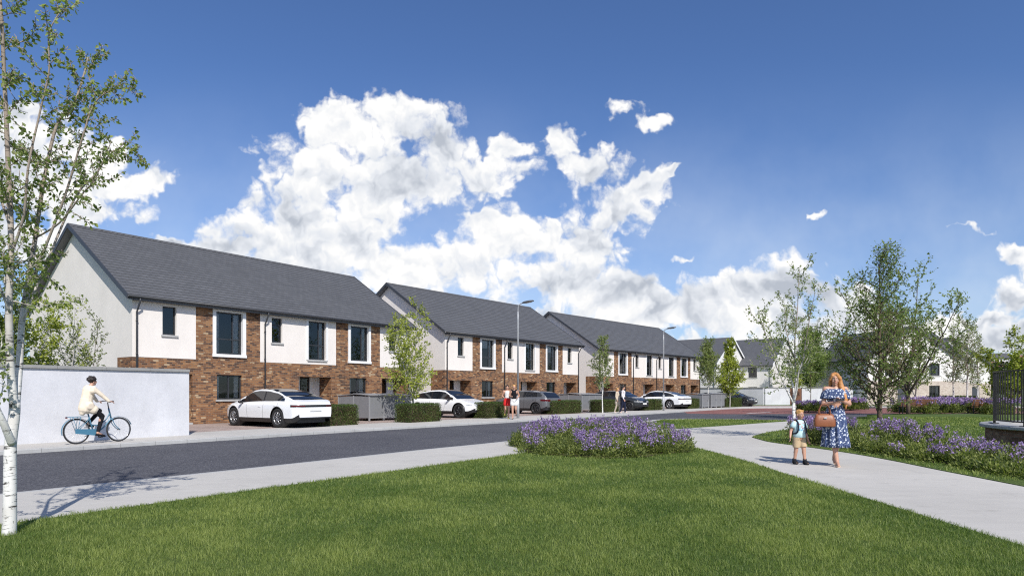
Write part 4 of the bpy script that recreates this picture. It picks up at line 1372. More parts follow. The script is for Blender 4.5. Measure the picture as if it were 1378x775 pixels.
UA, UB, UC = (.5766, .8170), (.6203, .7843), (.6614, .7500)
for args in ((433, 482, 573.5, UA, 'clipped hedge beside the tail of the nearest white car'), (551, 593, 568.5, UA, 'clipped hedge under the yellow-green street tree, at the flank of the second white car'),
             (655, 683, 562.8, UB, 'clipped hedge behind the joggers, before the second white car\'s nose'), (744, 782, 557.2, UB, 'clipped hedge between the grey hatchback and the middle bin store'),
             (808, 833, 554.8, UC, 'clipped hedge behind the strolling couple'), (868, 891, 552.2, UC, 'clipped hedge at the flank of the third white car, left of the far lamp post'),
             (923, 941, 549.9, UC, 'clipped hedge behind the tail of the third white car'), (977, 998, 547.9, UC, 'farthest clipped hedge, at the foot of the bright yellow-green tree')):
    hedge(*args)


# ------------------------------------------------------------------ flower beds
def bed(name, loc, inside, bbox, hfun, n_leaf, n_spike, label, leaf_s=.065, petal_s=.035, spike=.22, group=None, purple=.5, per=26, flowmask=None, soil=True):
    root = empty(name, (*loc, 0), 0, label, 'flower bed', group)
    x0, x1, y0, y1 = bbox

    def scatter(n):
        out_ = []
        while len(out_) < n:
            X = nr.uniform(x0, x1, n * 2); Y = nr.uniform(y0, y1, n * 2)
            for a, b in zip(X, Y):
                if inside(a, b): out_.append((a, b))
        return out_[:n]
    if soil:
        sm = MB(); pts = scatter(260)
        # soil mound
        gx = np.linspace(x0, x1, 40); gy = np.linspace(y0, y1, 40)
        for i in range(39):
            for j in range(39):
                if inside((gx[i] + gx[i + 1]) / 2, (gy[j] + gy[j + 1]) / 2):
                    q = [(gx[i], gy[j]), (gx[i + 1], gy[j]), (gx[i + 1], gy[j + 1]), (gx[i], gy[j + 1])]
                    sm.poly([(a, b, .03) for a, b in q])
        sm.build('soil', M['soil'], root)
    # plants: many little domes
    nd = n_leaf // 130
    cs = scatter(nd)
    P, D, T_ = [], [], []
    for (a, b) in cs:
        H = hfun(a, b) * nr.uniform(.62, 1.18)
        rr_ = .16 + .12 * nr.random()
        k = 130
        q = nr.normal(0, 1, (k, 3)); q[:, 2] = np.abs(q[:, 2]); q /= np.linalg.norm(q, axis=1, keepdims=True)
        rad = nr.uniform(.55, 1.05, (k, 1))
        p = q * rad * np.array([rr_, rr_, H]); p[:, :2] += (a, b)
        P.append(p); D.append(q * [1, 1, .6] + [0, 0, .5])
    P = np.concatenate(P); D = np.concatenate(D)
    leaf_mesh('foliage', P, D, leaf_s, 'leaf_bed', root, .42, jitter=.7)
    # flower spikes
    P, D = [], []
    SP = MB()
    got = 0
    for (a, b) in scatter(n_spike * 3):
        if got >= n_spike: break
        mval = 1.25 * mnoise.noise((a * 1.5 + loc[0], b * 1.5 + loc[1], 5.0)) + (flowmask(a, b) if flowmask else 0)
        if mval < .02 - purple * .3: continue
        got += 1
        H = hfun(a, b) * nr.uniform(.8, 1.1)
        dx, dy = nr.normal(0, .05, 2)
        k = per
        t_ = nr.uniform(0, 1, k)
        wd = .032 * (1.15 - t_) + .008
        q = np.stack([a + dx * t_ + nr.normal(0, 1, k) * wd, b + dy * t_ + nr.normal(0, 1, k) * wd, H - .05 + t_ * spike], 1)
        P.append(q); D.append(nr.normal(0, 1, (k, 3)) + [0, 0, .3])
        SP.tube([(a, b, H * .3), (a + dx, b + dy, H - .05 + spike)], [.004, .002], 3, cap=False)
    tag(SP.build('stems', M['leaf_bed'], root), kind='stuff')
    leaf_mesh('flowers', np.concatenate(P), np.concatenate(D), petal_s, 'petal', root, .8)
    return root


# island bed at the meeting of the paths
def in_isl(a, b):
    r_ = math.hypot(a / 2.15, b / 2.65); an = math.atan2(b, a)
    return r_ < 1 + .06 * math.sin(3 * an + 1) + .04 * math.sin(7 * an)


def h_isl(a, b):
    r_ = math.hypot(a / 2.15, b / 2.65)
    return (.42 + .22 * sstep(-1.5, 1.8, b)) * (1.0 - .35 * r_ ** 4)


bed('flower_bed', (2.17, 16.2), in_isl, (-2.5, 2.5, -3, 3), h_isl, 66000, 400, 'round island bed of purple flower spikes between near lawn and road, mid-picture', leaf_s=.06, flowmask=lambda a, b: -.02, purple=0.0, spike=.18)

# long bed along the wide path on the right
pe = [Vector(p) for p in path_hi[3:]] + [ph_end + pd2 * 4]
bed_line = [Vector((4.98 + .0, 15.9)), *[Vector(p) for p in ()]]
bl0, bl1 = Vector(G(1118, 602)), Vector(G(1378, 645.5))
bd = (bl1 - bl0).normalized(); bn = Vector((bd.y, -bd.x)); bn = bn if bn.x > 0 or bn.y > 0 else -bn
if bn.dot(Vector((1, 1))) < 0: bn = -bn
BL = (bl1 - bl0).length + 2.0


def in_long(a, b):
    s = a * bd.x + b * bd.y; n_ = a * bn.x + b * bn.y
    if not (-.6 < s < BL): return False
    bow = .0
    lo = .12 + .08 * math.sin(s * 2.1) + bow
    hi = 1.75 + .15 * math.sin(s * 1.3 + 1) - .9 * sstep(.2, -.6, s)
    return lo < n_ < hi


def h_long(a, b):
    n_ = a * bn.x + b * bn.y; s = a * bd.x + b * bd.y
    return (.42 + .10 * sstep(.3, 1.4, n_)) * (.70 + .30 * sstep(.1, .6, n_)) * (1 + .14 * math.sin(s * 1.7)) * lerp(1.12, .56, sstep(0, 5.5, s))


xs_ = [0, bd.x * BL, bn.x * 2, bd.x * BL + bn.x * 2]; ys_ = [0, bd.y * BL, bn.y * 2, bd.y * BL + bn.y * 2]
bed('flower_bed', tuple(bl0), in_long, (min(xs_) - .7, max(xs_) + .7, min(ys_) - .7, max(ys_) + .7), h_long, 76000, 260, 'long bed of purple flowers and leafy plants along the wide path, right of the woman', leaf_s=.065, purple=-.25, spike=.16)
# patch behind boy and woman
bp = G(1104, 590)
bed('flower_bed', (AT(1106, 17.4), 17.4), lambda a, b: math.hypot(a / .75, b / 1.1) < 1, (-1, 1, -1.3, 1.3), lambda a, b: .52, 8000, 260, 'small purple flower patch seen between the boy and the woman', purple=1.5, leaf_s=.06)
# far beds
for i, (px0, px1, Yd, dep, hh, lab, pu) in enumerate(((1140, 1172, 52, 3, .75, 'low purple bed across the road, left of the tall leafy tree', 1.0), (1230, 1318, 42, 3.2, .75, 'dark leafy bed with purple flowers before the far bench', -.2), (1252, 1324, 52, 4, .8, 'bright purple bed below the cream gables', .9), (1085, 1120, 47, 2, .6, 'narrow purple bed beyond the road behind the boy', .8), (1340, 1385, 40, 3, .8, 'purple bed seen through the black railing', 1.2))):
    xa, xb = AT(px0, Yd), AT(px1, Yd)
    w_ = xb - xa
    bed('flower_bed', (xa, Yd), lambda a, b, w_=w_, dep=dep: 0 < a < w_ and 0 < b < dep, (0, w_, 0, dep), lambda a, b, hh=hh: hh, int(w_ * dep * 420) + 2600, int(w_ * dep * 16) + 30, lab, leaf_s=.13, petal_s=.10, spike=.2, purple=pu - .25, per=12, group='beds beyond the right-hand lawn')
# low clipped hedge in front of the gables
root = empty('low_hedge', (AT(1254, 60), 60, 0), 0, 'long low dark hedge under the cream gables', 'hedge')
L = AT(1316, 60) - AT(1254, 60)
c = MB(); c.box(.05, .05, 0, L - .05, .8, .88); c.build('branches', M['soil'], root)
P, N = surf_leaves(5000, L, .9, .95, .03); leaf_mesh('foliage', P, N, .12, 'leaf_hedge', root, .6)


# ------------------------------------------------------------------ grass blades
def in_poly_np(X, Y, poly):
    ins = np.zeros(len(X), bool); n = len(poly)
    for i in range(n):
        x1, y1 = poly[i]; x2, y2 = poly[(i + 1) % n]
        if y1 == y2: continue
        c = ((y1 > Y) != (y2 > Y)) & (X < (x2 - x1) * (Y - y1) / (y2 - y1) + x1)
        ins ^= c
    return ins


def grass(poly, regions, label):
    Ps, Hs, Ws = [], [], []
    for (xa, xb, ya, yb, dens, h, wdt) in regions:
        n = int((xb - xa) * (yb - ya) * dens)
        X = nr.uniform(xa, xb, n); Y = nr.uniform(ya, yb, n)
        keep = in_poly_np(X, Y, poly) & (np.abs(X) < (Y + 1.2) * .95 + .6)
        X, Y = X[keep], Y[keep]
        Ps.append(np.stack([X, Y, np.full(len(X), .005)], 1)); Hs.append(np.full(len(X), h)); Ws.append(np.full(len(X), wdt))
    P = np.concatenate(Ps); Hh = np.concatenate(Hs); Wd = np.concatenate(Ws); n = len(P)
    # tufts: height and lean vary slowly over the lawn
    ph = np.sin(P[:, 0] * 3.1 + 1.3 * np.sin(P[:, 1] * 2.3)) * np.sin(P[:, 1] * 2.7 + 1.1 * np.sin(P[:, 0] * 1.9))
    ph2 = np.sin(P[:, 0] * 11.0 + 2 * np.sin(P[:, 1] * 7.3)) * np.sin(P[:, 1] * 9.1 + 2 * np.sin(P[:, 0] * 8.7))
    Hh = Hh * nr.uniform(.55, 1.25, n) * (1 + .18 * ph + .22 * ph2)
    az = nr.uniform(0, 2 * PI, n); lean = nr.uniform(.1, .95, n) * Hh
    laz = az + nr.normal(0, .6, n) + ph2 * 1.2
    S = np.stack([np.cos(az + PI / 2), np.sin(az + PI / 2), np.zeros(n)], 1) * Wd[:, None] * .5
    Lv = np.stack([np.cos(laz) * lean, np.sin(laz) * lean, np.zeros(n)], 1)
    up = np.zeros((n, 3)); up[:, 2] = Hh
    a0, a1 = P - S, P + S
    m_ = P + up * .6 + Lv * .35
    b0, b1 = m_ - S * .75, m_ + S * .75
    tip = P + up + Lv
    V = np.stack([a0, a1, b1, b0, tip], 1).reshape(-1, 3)
    b = np.arange(n)[:, None] * 5
    Fc = np.concatenate([b + [0, 1, 2], b + [0, 2, 3], b + [3, 2, 4]], 1).reshape(-1, 3)
    var = np.repeat(np.clip(nr.normal(.45, .28, n) + .22 * ph + .15 * ph2, 0, 1) + (nr.random(n) < .05) * .9, 3)
    tag(mesh_np('grass', V, Fc, M['grass'], None, var), label, None, None, 'stuff')


grass(LAWN1, [(-8, 8, 3.2, 6.5, 6500, .044, .0035), (-9, 8, 6.5, 9.5, 3800, .044, .005), (-8, 6, 9.5, 13, 2000, .044, .007), (-4, 6, 13, 18.5, 1000, .045, .010)], 'mown grass of the near lawn')
grass(LAWN3, [(5, 18, 10, 20, 500, .05, .012), (8, 26, 20, 36, 130, .05, .03)], 'mown grass of the right-hand lawn')
grass(LAWN2, [(6, 15, 24, 36, 220, .05, .025)], 'mown grass of the small island by the road')
# ------------------------------------------------------------------ cars
def interp(tab, x):
    if x <= tab[0][0]: return tab[0][1]
    for (a, va), (b, vb) in zip(tab, tab[1:]):
        if x <= b:
            t_ = (x - a) / (b - a); t_ = t_ * t_ * (3 - 2 * t_) * .55 + t_ * .45
            return va + (vb - va) * t_
    return tab[-1][1]


class CarShape:
    """x forward (front at +L/2), y left, z up"""
    def __init__(s, L, W, top, belt, plan, roofw, wb, fx, wr, gh, clad=.34):
        s.L, s.W, s.top, s.belt, s.plan, s.roofw = L, W, top, belt, plan, roofw
        s.xf = L / 2 - fx; s.xr = s.xf - wb; s.wr = wr; s.gh = gh; s.clad = clad

    def sec(s, x):
        w_ = s.W / 2 * interp(s.plan, x)
        zs = interp(s.belt, x); zt = max(interp(s.top, x), zs + .03)
        h = zt - zs
        end = min(1, (s.L / 2 - abs(x)) / .35)
        zb = .20 + .16 * (1 - max(0, end)) ** 2
        tum = .40 * max(0, h - .08)
        P = [(w_ * .90, zb), (w_ * .965, zb + .05), (w_ * .99, zb + .17), (w_ * 1.0, lerp(zb + .17, zs, .35)), (w_ * .998, lerp(zb + .17, zs, .62)), (w_ * .985, lerp(zb + .17, zs, .85)), (w_ * .955, zs - .015), (w_ * .925, zs + .01)]
        yb = w_ * .915
        for f in (.10, .35, .62, .82):
            P.append((yb - tum * f, zs + .02 + (h - .02) * f))
        yr = yb - tum * .9
        P += [(yr - .05, zs + h * .93), (yr * .72, zs + h * .985), (yr * .35, zt - .002), (0, zt)]
        # wheel arches lift the lower rows
        for xw in (s.xf, s.xr):
            ra = s.wr + .055
            dx = abs(x - xw)
            if dx < ra:
                za = s.wr + math.sqrt(max(0, ra * ra - dx * dx)) * 1.0
                for i in range(6):
                    y, z = P[i]
                    P[i] = (max(y, w_ * .995 if i < 5 else y), max(z, za + .012 * i))
        return P

    def stations(s):
        xs = set()
        n = 60
        for i in range(n + 1):
            xs.add(round(-s.L / 2 + s.L * i / n, 3))
        for xw in (s.xf, s.xr):
            ra = s.wr + .055
            for i in range(25):
                xs.add(round(xw - ra * math.cos(PI * i / 24), 4))
            xs.add(round(xw - ra - .002, 4)); xs.add(round(xw + ra + .002, 4))
        for e in (.0, .01, .03, .06, .1, .15): xs.add(round(-s.L / 2 + e, 3)); xs.add(round(s.L / 2 - e, 3))
        for k in ('ws0', 'ws1', 'rw0', 'rw1', 'sg0', 'sg1', 'bp0', 'bp1', 'bp2', 'bp3'): xs.add(s.gh[k])
        xs = sorted(xs); r = [xs[0]]
        for x in xs[1:]:
            if x - r[-1] > .004: r.append(x)
        return r


def build_car(name, sh, paint, roof_mat, label, loc, heading, rim='rim', rear_style='bar', group='cars parked on the driveways', plate=True):
    root = empty(name, (*loc, 0), math.atan2(heading[1], heading[0]), label, 'car', group)
    xs = sh.stations(); g_ = sh.gh
    secs = [sh.sec(x) for x in xs]
    n = len(secs[0])
    parts = dict(body=MB(), windscreen=MB(), rear_window=MB(), side_window=MB(), roof=MB(), lower_trim=MB())
    side_lo, side_hi, rail = 8, 11, 12
    V = {}
    for s_ in (1, -1):
        for i in range(len(xs) - 1):
            xa, xb = xs[i], xs[i + 1]; xm = (xa + xb) / 2
            for j in range(n - 1):
                q = [(xa, s_ * secs[i][j][0], secs[i][j][1]), (xb, s_ * secs[i + 1][j][0], secs[i + 1][j][1]), (xb, s_ * secs[i + 1][j + 1][0], secs[i + 1][j + 1][1]), (xa, s_ * secs[i][j + 1][0], secs[i][j + 1][1])]
                zc = sum(p[2] for p in q) / 4
                key = 'body'
                if j < 2 or (zc < sh.clad + .12 * (xm < -sh.L / 2 + .5) and j < 4 and (xm < -sh.L / 2 + .6)) or (zc < .30 and xm > sh.L / 2 - .5):
                    key = 'lower_trim'
                if side_lo <= j < side_hi and g_['sg0'] < xm < g_['sg1']:
                    # the glass narrows to the tail and the pillar
                    if not (g_['bp0'] < xm < g_['bp1']) and not (j == side_hi - 1 and (xm > g_['sg1'] - .25 or xm < g_['sg0'] + .12)):
                        key = 'side_window'
                    else: key = 'lower_trim' if g_['bp0'] < xm < g_['bp1'] else 'body'
                if j >= rail:
                    if g_['ws1'] < xm < g_['ws0']: key = 'windscreen'
                    elif g_['rw0'] < xm < g_['rw1']: key = 'rear_window'
                    elif g_['rw1'] <= xm <= g_['ws1']: key = 'roof'
                if s_ < 0: q = q[::-1]
                mb = parts[key]
                # weld within a part through a dictionary
                idx = []
                for p in q:
                    kk = (key, round(p[0], 4), round(p[1], 4), round(p[2], 4))
                    if kk not in V: V[kk] = mb.vert(p)
                    idx.append(V[kk])
                idx2 = []
                for k_ in idx:
                    if k_ not in idx2: idx2.append(k_)
                if len(idx2) > 2: mb.face(idx2[::-1], 0, True)
    # close the ends
    for xe, sec_, fl in ((xs[0], secs[0], 1), (xs[-1], secs[-1], 0)):
        for j in range(n - 1):
            (y0, z0), (y1, z1) = sec_[j], sec_[j + 1]
            q = [(xe, y0, z0), (xe, -y0, z0), (xe, -y1, z1), (xe, y1, z1)]
            if y1 == 0: q = q[:3]
            tgt = parts['lower_trim'] if (z0 + z1) / 2 < sh.clad + .06 else parts['body']
            tgt.poly(q if fl else q[::-1])
    mats = dict(body=paint, windscreen=M['car_glass'], rear_window=M['car_glass'], side_window=M['car_glass'], roof=roof_mat, lower_trim=M['car_trim'])
    body = None
    for k in ('body', 'lower_trim', 'roof', 'windscreen', 'rear_window', 'side_window'):
        o = parts[k].build(k, mats[k], root)
    # dark underbody that also closes the wheel wells
    ub = MB(); hw = sh.W / 2 * .70
    ub.box(-sh.L / 2 + .25, -hw, .19, sh.L / 2 - .25, hw, .78)
    for xw in (sh.xf, sh.xr):
        ub.lathe([(.01, -sh.W / 2 + .06), (sh.wr + .05, -sh.W / 2 + .06), (sh.wr + .05, sh.W / 2 - .06), (.01, sh.W / 2 - .06)], 24, M=Matrix.Translation((xw, 0, sh.wr)) @ Matrix.Rotation(PI / 2, 4, 'X'))
    ub_o = ub.build('underbody', M['car_trim'], root)
    # wheels
    for xw in (sh.xf, sh.xr):
        for s_ in (1, -1):
            yc = s_ * (sh.W / 2 - .125)
            Mx = Matrix.Translation((xw, yc, sh.wr)) @ Matrix.Rotation(-s_ * PI / 2, 4, 'X')
            r_ = sh.wr
            ty = MB(); ty.lathe([(r_ * .66, -.10), (r_ * .90, -.115), (r_ * .985, -.09), (r_, -.05), (r_, .05), (r_ * .985, .09), (r_ * .90, .115), (r_ * .68, .10), (r_ * .66, .07)], 36, M=Mx)
            w_o = ty.build('wheel', M['tyre'], root)
            rm = MB(); rm.lathe([(r_ * .70, .07), (r_ * .68, .095), (r_ * .63, .09), (r_ * .61, .04)], 36, M=Mx)
            ns = 10 if rim == 'rim' else 5
            for k in range(ns):
                a = 2 * PI * k / ns
                tw = .22
                p0, p1, p2 = (.05, a), (r_ * .34, a + tw * .5), (r_ * .66, a + tw)
                for dlt in ((-.06, .06) if ns == 5 else (0,)):
                    pr = []
                    for (rr_, aa), zz, wd in ((p0, .085, .024), (p1, .082, .02), (p2, .088, .018)):
                        pr.append((Mx @ Vector((rr_ * math.cos(aa + dlt * 2), rr_ * math.sin(aa + dlt * 2), zz))))
                    rm.tube(pr, [.022, .016, .018], 5)
            rm.lathe([(0.001, .10), (.045, .10), (.055, .085), (.055, .05)], 16, M=Mx)
            rm.build('rim', M[rim], w_o)
            dk = MB(); dk.lathe([(0.001, .03), (r_ * .64, .03)], 28, M=Mx); dk.build('brake_disc', M['rim_dark'], w_o)

    # bands that wrap a bumper
    def band(name_, z0, z1, wrap, rear, mat, centre=True, proud=.008, half=None, taper=0.0):
        b = MB()
        xe = -sh.L / 2 if rear else sh.L / 2
        sg = 1 if rear else -1
        path = []
        for k in range(9):
            x = xe + sg * wrap * (1 - k / 8)
            sc = sh.sec(x); zm = (z0 + z1) / 2
            y = sc[0][0]
            for (ya, za), (yb_, zb_) in zip(sc, sc[1:]):
                if za <= zm <= zb_ and zb_ > za:
                    y = lerp(ya, yb_, (zm - za) / (zb_ - za)); break
            path.append((x, y))
        ye = path[-1][1]
        res = []
        for s_ in (1, -1):
            pl = [(x, s_ * (y + proud)) for x, y in path]
            for k in range(1, 9):
                y = ye * (1 - k / 8 * (1 if centre else half))
                pl.append((xe - sg * proud, s_ * y))
            rings = []
            for k, (x, y) in enumerate(pl):
                tz = taper * max(0, 1 - k / 8)
                rings.append([(x, y, z0 + tz), (x, y, z1), (x + sg * .03, y * .985, z1), (x + sg * .03, y * .985, z0 + tz)])
            b2 = b if centre else MB()
            b2.loft(rings, sm=False, cap0=True, cap1=True)
            if not centre: res.append(b2.build(name_, mat, root))
        if centre: res.append(b.build(name_, mat, root))
        return res
    if rear_style == 'bar':
        band('light_bar', .80, .885, .34, True, M['car_trim'])
        band('tail_light', .825, .862, .28, True, M['lamp_red'], centre=False, proud=.013, half=.35)
    else:
        band('tail_light', .80, .93, .42, True, M['lamp_red'], centre=False, half=.42, taper=.03)
        band('diffuser', .26, .44, .25, True, M['car_trim'])
    band('headlight', .64, .71, .40, False, M['lamp_clear'] if paint is not M['car_dark'] else M['lamp_clear'], centre=False, half=.5, taper=.03)
    band('light_strip', .705, .725, .30, False, M['car_trim'])
    band('lower_grille', .30, .44, .10, False, M['car_trim'])
    if plate:
        pm = MB(); pm.cbox((-sh.L / 2 - .02, 0, .70), (.02, .52, .11)); pm.build('number_plate', M['plate'], root)
        pm = MB(); pm.cbox((sh.L / 2 + .015, 0, .52), (.02, .52, .11)); pm.build('number_plate', M['plate'], root)
    for s_ in (1, -1):
        mi = MB()
        xm = g_['ws0'] - .45
        zs = interp(sh.belt, xm)
        mi.ellipsoid((xm, s_ * (sh.W / 2 + .06), zs + .08), (.07, .11, .065), 12)
        mi.tube([(xm + .02, s_ * (sh.W / 2 - .1), zs + .0), (xm, s_ * (sh.W / 2 + .02), zs + .05)], .022, 6)
        mi.build('wing_mirror', M['car_trim'], root)
        # door shut lines and handles
        for xd in (g_['bp0'] - .02, g_['bp1'] + 1.02, g_['bp0'] - .95):
            dl = MB(); pts = []
            for k in range(12):
                zq = lerp(.36, interp(sh.belt, xd) - .02, k / 11)
                xq = xd - (.10 * (1 - k / 11) if xd > g_['bp1'] + .5 else 0) + (.16 * (k / 11) ** 3 * 0)
                sc = sh.sec(xq); y = sc[3][0]
                for (ya, za), (yb_, zb_) in zip(sc, sc[1:]):
                    if za <= zq <= zb_ and zb_ > za: y = lerp(ya, yb_, (zq - za) / (zb_ - za)); break
                pts.append((xq, s_ * (y + .0005), zq))
            dl.tube(pts, .0045, 4); dl.build('door_seam', M['car_trim'], root)
        for xd in (g_['bp1'] + .12, g_['bp0'] - .80):
            hz = interp(sh.belt, xd) - .13
            sc = sh.sec(xd); y = sh.W / 2
            for (ya, za), (yb_, zb_) in zip(sc, sc[1:]):
                if za <= hz <= zb_ and zb_ > za: y = lerp(ya, yb_, (hz - za) / (zb_ - za)); break
            hd = MB(); hd.cbox((xd, s_ * (y + .006), hz), (.17, .018, .022), bev=.005); hd.build('door_handle', paint, root)
    return root


fast = CarShape(4.96, 1.90,
    top=[(-2.48, .98), (-2.40, 1.02), (-2.2, 1.08), (-1.75, 1.22), (-1.1, 1.42), (-.5, 1.515), (.05, 1.535), (.45, 1.49), (1.0, 1.24), (1.45, 1.01), (1.8, .93), (2.2, .82), (2.4, .72), (2.48, .60)],
    belt=[(-2.48, .90), (-2.3, .99), (-1.6, .98), (-.6, .945), (.6, .92), (1.3, .90), (1.8, .86), (2.2, .77), (2.4, .67), (2.48, .56)],
    plan=[(-2.48, .80), (-2.40, .88), (-2.2, .95), (-1.6, 1.0), (1.3, 1.0), (1.9, .96), (2.25, .86), (2.40, .74), (2.48, .58)],
    roofw=.7, wb=2.96, fx=.87, wr=.372, gh=dict(ws0=1.42, ws1=.42, rw0=-2.22, rw1=-1.05, sg0=-1.72, sg1=1.18, bp0=-.42, bp1=-.33, bp2=.0, bp3=.0))
hatch = CarShape(4.36, 1.86,
    top=[(-2.18, .95), (-2.13, 1.02), (-2.02, 1.16), (-1.78, 1.36), (-1.5, 1.43), (-.6, 1.50), (.1, 1.505), (.4, 1.46), (.85, 1.22), (1.2, 1.03), (1.6, .96), (1.95, .86), (2.12, .76), (2.18, .62)],
    belt=[(-2.18, .90), (-2.0, 1.03), (-1.0, 1.01), (.2, .97), (1.1, .94), (1.6, .90), (1.95, .81), (2.12, .70), (2.18, .58)],
    plan=[(-2.18, .82), (-2.1, .90), (-1.9, .96), (-1.4, 1.0), (1.1, 1.0), (1.7, .95), (2.0, .85), (2.12, .74), (2.18, .60)],
    roofw=.7, wb=2.70, fx=.84, wr=.345, gh=dict(ws0=1.17, ws1=.36, rw0=-2.14, rw1=-1.76, sg0=-1.78, sg1=.98, bp0=-.42, bp1=-.33, bp2=.0, bp3=.0))


def place(contact, heading, sh, which, side):
    """origin of the car so that the tyre contact patch of one wheel stands on a given ground point"""
    h = Vector(heading).normalized(); l = Vector((-h.y, h.x))
    xw = sh.xf if which == 'front' else sh.xr
    o = Vector(contact) - h * xw - l * side * (sh.W / 2 - .03)
    return (o.x, o.y)


NA, NB, NC = (-.8170, .5766), (-.7843, .6203), (-.7500, .6614)
build_car('parked_car', fast, M['car_white'], M['car_glass'], 'white fastback car nearest the viewer, tail to the street, beside the garden wall', place(G(373, 575.3), NA, fast, 'rear', 1), NA)
neg = lambda v: (-v[0], -v[1])
build_car('parked_car', fast, M['car_white'], M['car_glass'], 'white fastback car facing the street, just left of the joggers', place(G(616.7, 562.3), neg(NA), fast, 'front', -1), neg(NA), rim='rim_dark')
build_car('parked_car', hatch, M['car_grey'], M['car_grey'], 'grey hatchback, tail to the street, right of the joggers', place(G(720.4, 557), NB, hatch, 'rear', 1), NB, rim='rim_dark', rear_style='corner')
build_car('parked_car', hatch, M['car_dark'], M['car_dark'], 'dark hatchback facing the street behind the strolling couple', place(G(846, 552.4), neg(NC), hatch, 'front', -1), neg(NC), rim='rim_dark')
build_car('parked_car', fast, M['car_white'], M['car_glass'], 'white fastback car behind the far lamp post, tail to the street', place(G(900.8, 550.2), NC, fast, 'rear', 1), NC)
build_car('parked_car', fast, M['car_dark'], M['car_dark'], 'dark car parked farthest away, before the grey garden wall', place(G(1001.5, 546.6), (.80, -.60), fast, 'front', -1), (.80, -.60), rim='rim_dark')


# ------------------------------------------------------------------ bin stores
def bin_store(pxL, y, pxR, u, depth, h, label):
    o, L = street_span(pxL, y, pxR, u)
    root = empty('bin_store', (*o, 0), math.atan2(u[1], u[0]), label, 'bin store', 'grey bin stores between the driveways')
    npan = 3 if L > 2.2 else 1
    fr = MB()
    for i in range(npan + 1):
        x = L * i / npan
        fr.box(x - .03, -.03, 0, x + .03, .03, h)
        fr.box(x - .03, depth - .03, 0, x + .03, depth + .03, h)
    fr.box(.03, -.02, h - .07, L - .03, .02, h - .01); fr.box(.03, -.02, .12, L - .03, .02, .17)
    fr.build('frame', M['bin_frame'], root)
    for i in range(npan):
        p = MB(); x0, x1 = L * i / npan + .035, L * (i + 1) / npan - .035
        p.box(x0, -.012, .175, x1, .012, h - .075)
        for k in range(1, int((x1 - x0) / .06)):
            p.box(x0 + k * .06 - .002, -.0155, .18, x0 + k * .06 + .002, -.0125, h - .08)
        d = p.build('door', M['bin_store'], root)
        hd = MB(); hd.cbox((x1 - .08, -.03, h * .55), (.02, .03, .14)); hd.build('handle', M['dark_metal'], d)
    for i in range(2):
        y0, y1 = depth * i / 2 + .035, depth * (i + 1) / 2 - .035
        for x in (0, L):
            p = MB(); p.box(x - .012, y0, .14, x + .012, y1, h - .04); p.build('side_panel', M['bin_store'], root)
    p = MB(); p.box(0, depth - .012, .14, L, depth + .012, h - .04); p.build('back_panel', M['bin_store'], root)
    fr = MB()
    for x in (0, L): fr.box(x - .025, depth / 2 - .025, 0, x + .025, depth / 2 + .025, h - .01)
    fr.build('middle_post', M['bin_frame'], root)
    lid = MB()
    lid.loft([[(x, -.09, h + .0), (x, depth * .5, h + .07), (x, depth * .5, h + .10), (x, -.09, h + .03)] for x in (-.06, L + .06)], sm=False, cap0=True, cap1=True)
    lid.loft([[(x, depth * .5, h + .04), (x, depth + .08, h - .02), (x, depth + .08, h + .01), (x, depth * .5, h + .07)] for x in (-.06, L + .06)], sm=False, cap0=True, cap1=True)
    lid.build('lid', M['bin_frame'], root)


bin_store(497, 566.3, 552, UA, 2.2, 1.22, 'grey bin store nearest the viewer, left of the yellow-green street tree')
bin_store(783, 553.6, 810, UB, 2.3, 1.22, 'grey bin store in the middle, left of the thin pale birch')
bin_store(945, 549.2, 953, UC, 2.2, 1.2, 'grey bin store at the last terrace\'s end, just left of the thin birch trunk')
bin_store(957, 548.6, 977, UC, 1.2, 1.25, 'grey bin store farthest away, between the thin birch trunk and the bright tree')


# ------------------------------------------------------------------ lamp posts
def lamp(px, yb, ytop, label, reach=1.0):
    (x, y) = G(px, yb)
    H_ = EYE + (HY - ytop) / F * y
    root = empty('street_lamp', (x, y, 0), R(0), label, 'street lamp', 'street lamps along the far footpath')
    p = MB(); p.tube([(0, 0, -.05), (0, 0, 1.2)], .075, 14); p.tube([(0, 0, 1.2), (0, 0, H_ - .9), (0, 0, H_ - .45)], [.055, .045, .040], 12)
    p.build('pole', M['galv'], root)
    a = MB(); a.tube(smooth_pts([(0, 0, H_ - .47), (.02, -.02, H_ - .2), (.16, -.10, H_ - .06), (.34, -.2, H_ - .02)], 4), .030, 8); a.build('arm', M['galv'], root)
    h = MB(); Mx = Matrix.Translation((.50, -.29, H_ + .01)) @ Matrix.Rotation(R(-30), 4, 'Z') @ Matrix.Rotation(R(-6), 4, 'Y')
    h.loft([[Mx @ Vector((xx, yy * w_, zz * hh)) for yy, zz in ((-1, -.4), (-.8, .5), (0, 1), (.8, .5), (1, -.4), (0, -.7))] for xx, w_, hh in ((-.30, .05, .04), (-.2, .11, .07), (.1, .14, .075), (.32, .10, .05), (.38, .04, .02))], cap0=True, cap1=True)
    h.build('lamp_head', M['soffit'], root)
    l = MB(); l.loft([[Mx @ Vector((xx, yy, -.052 - (.012 if abs(yy) < .05 else 0))) for yy in (-.09, -.03, .03, .09)] for xx in (-.12, .25)], closed=False); l.build('lamp_glass', M['lamp_clear'], root)


lamp(697, 562.3, 407.5, 'tall street lamp behind the joggers, its arm curving right')
lamp(893, 552.3, 442, 'smaller-looking street lamp before the third white car')


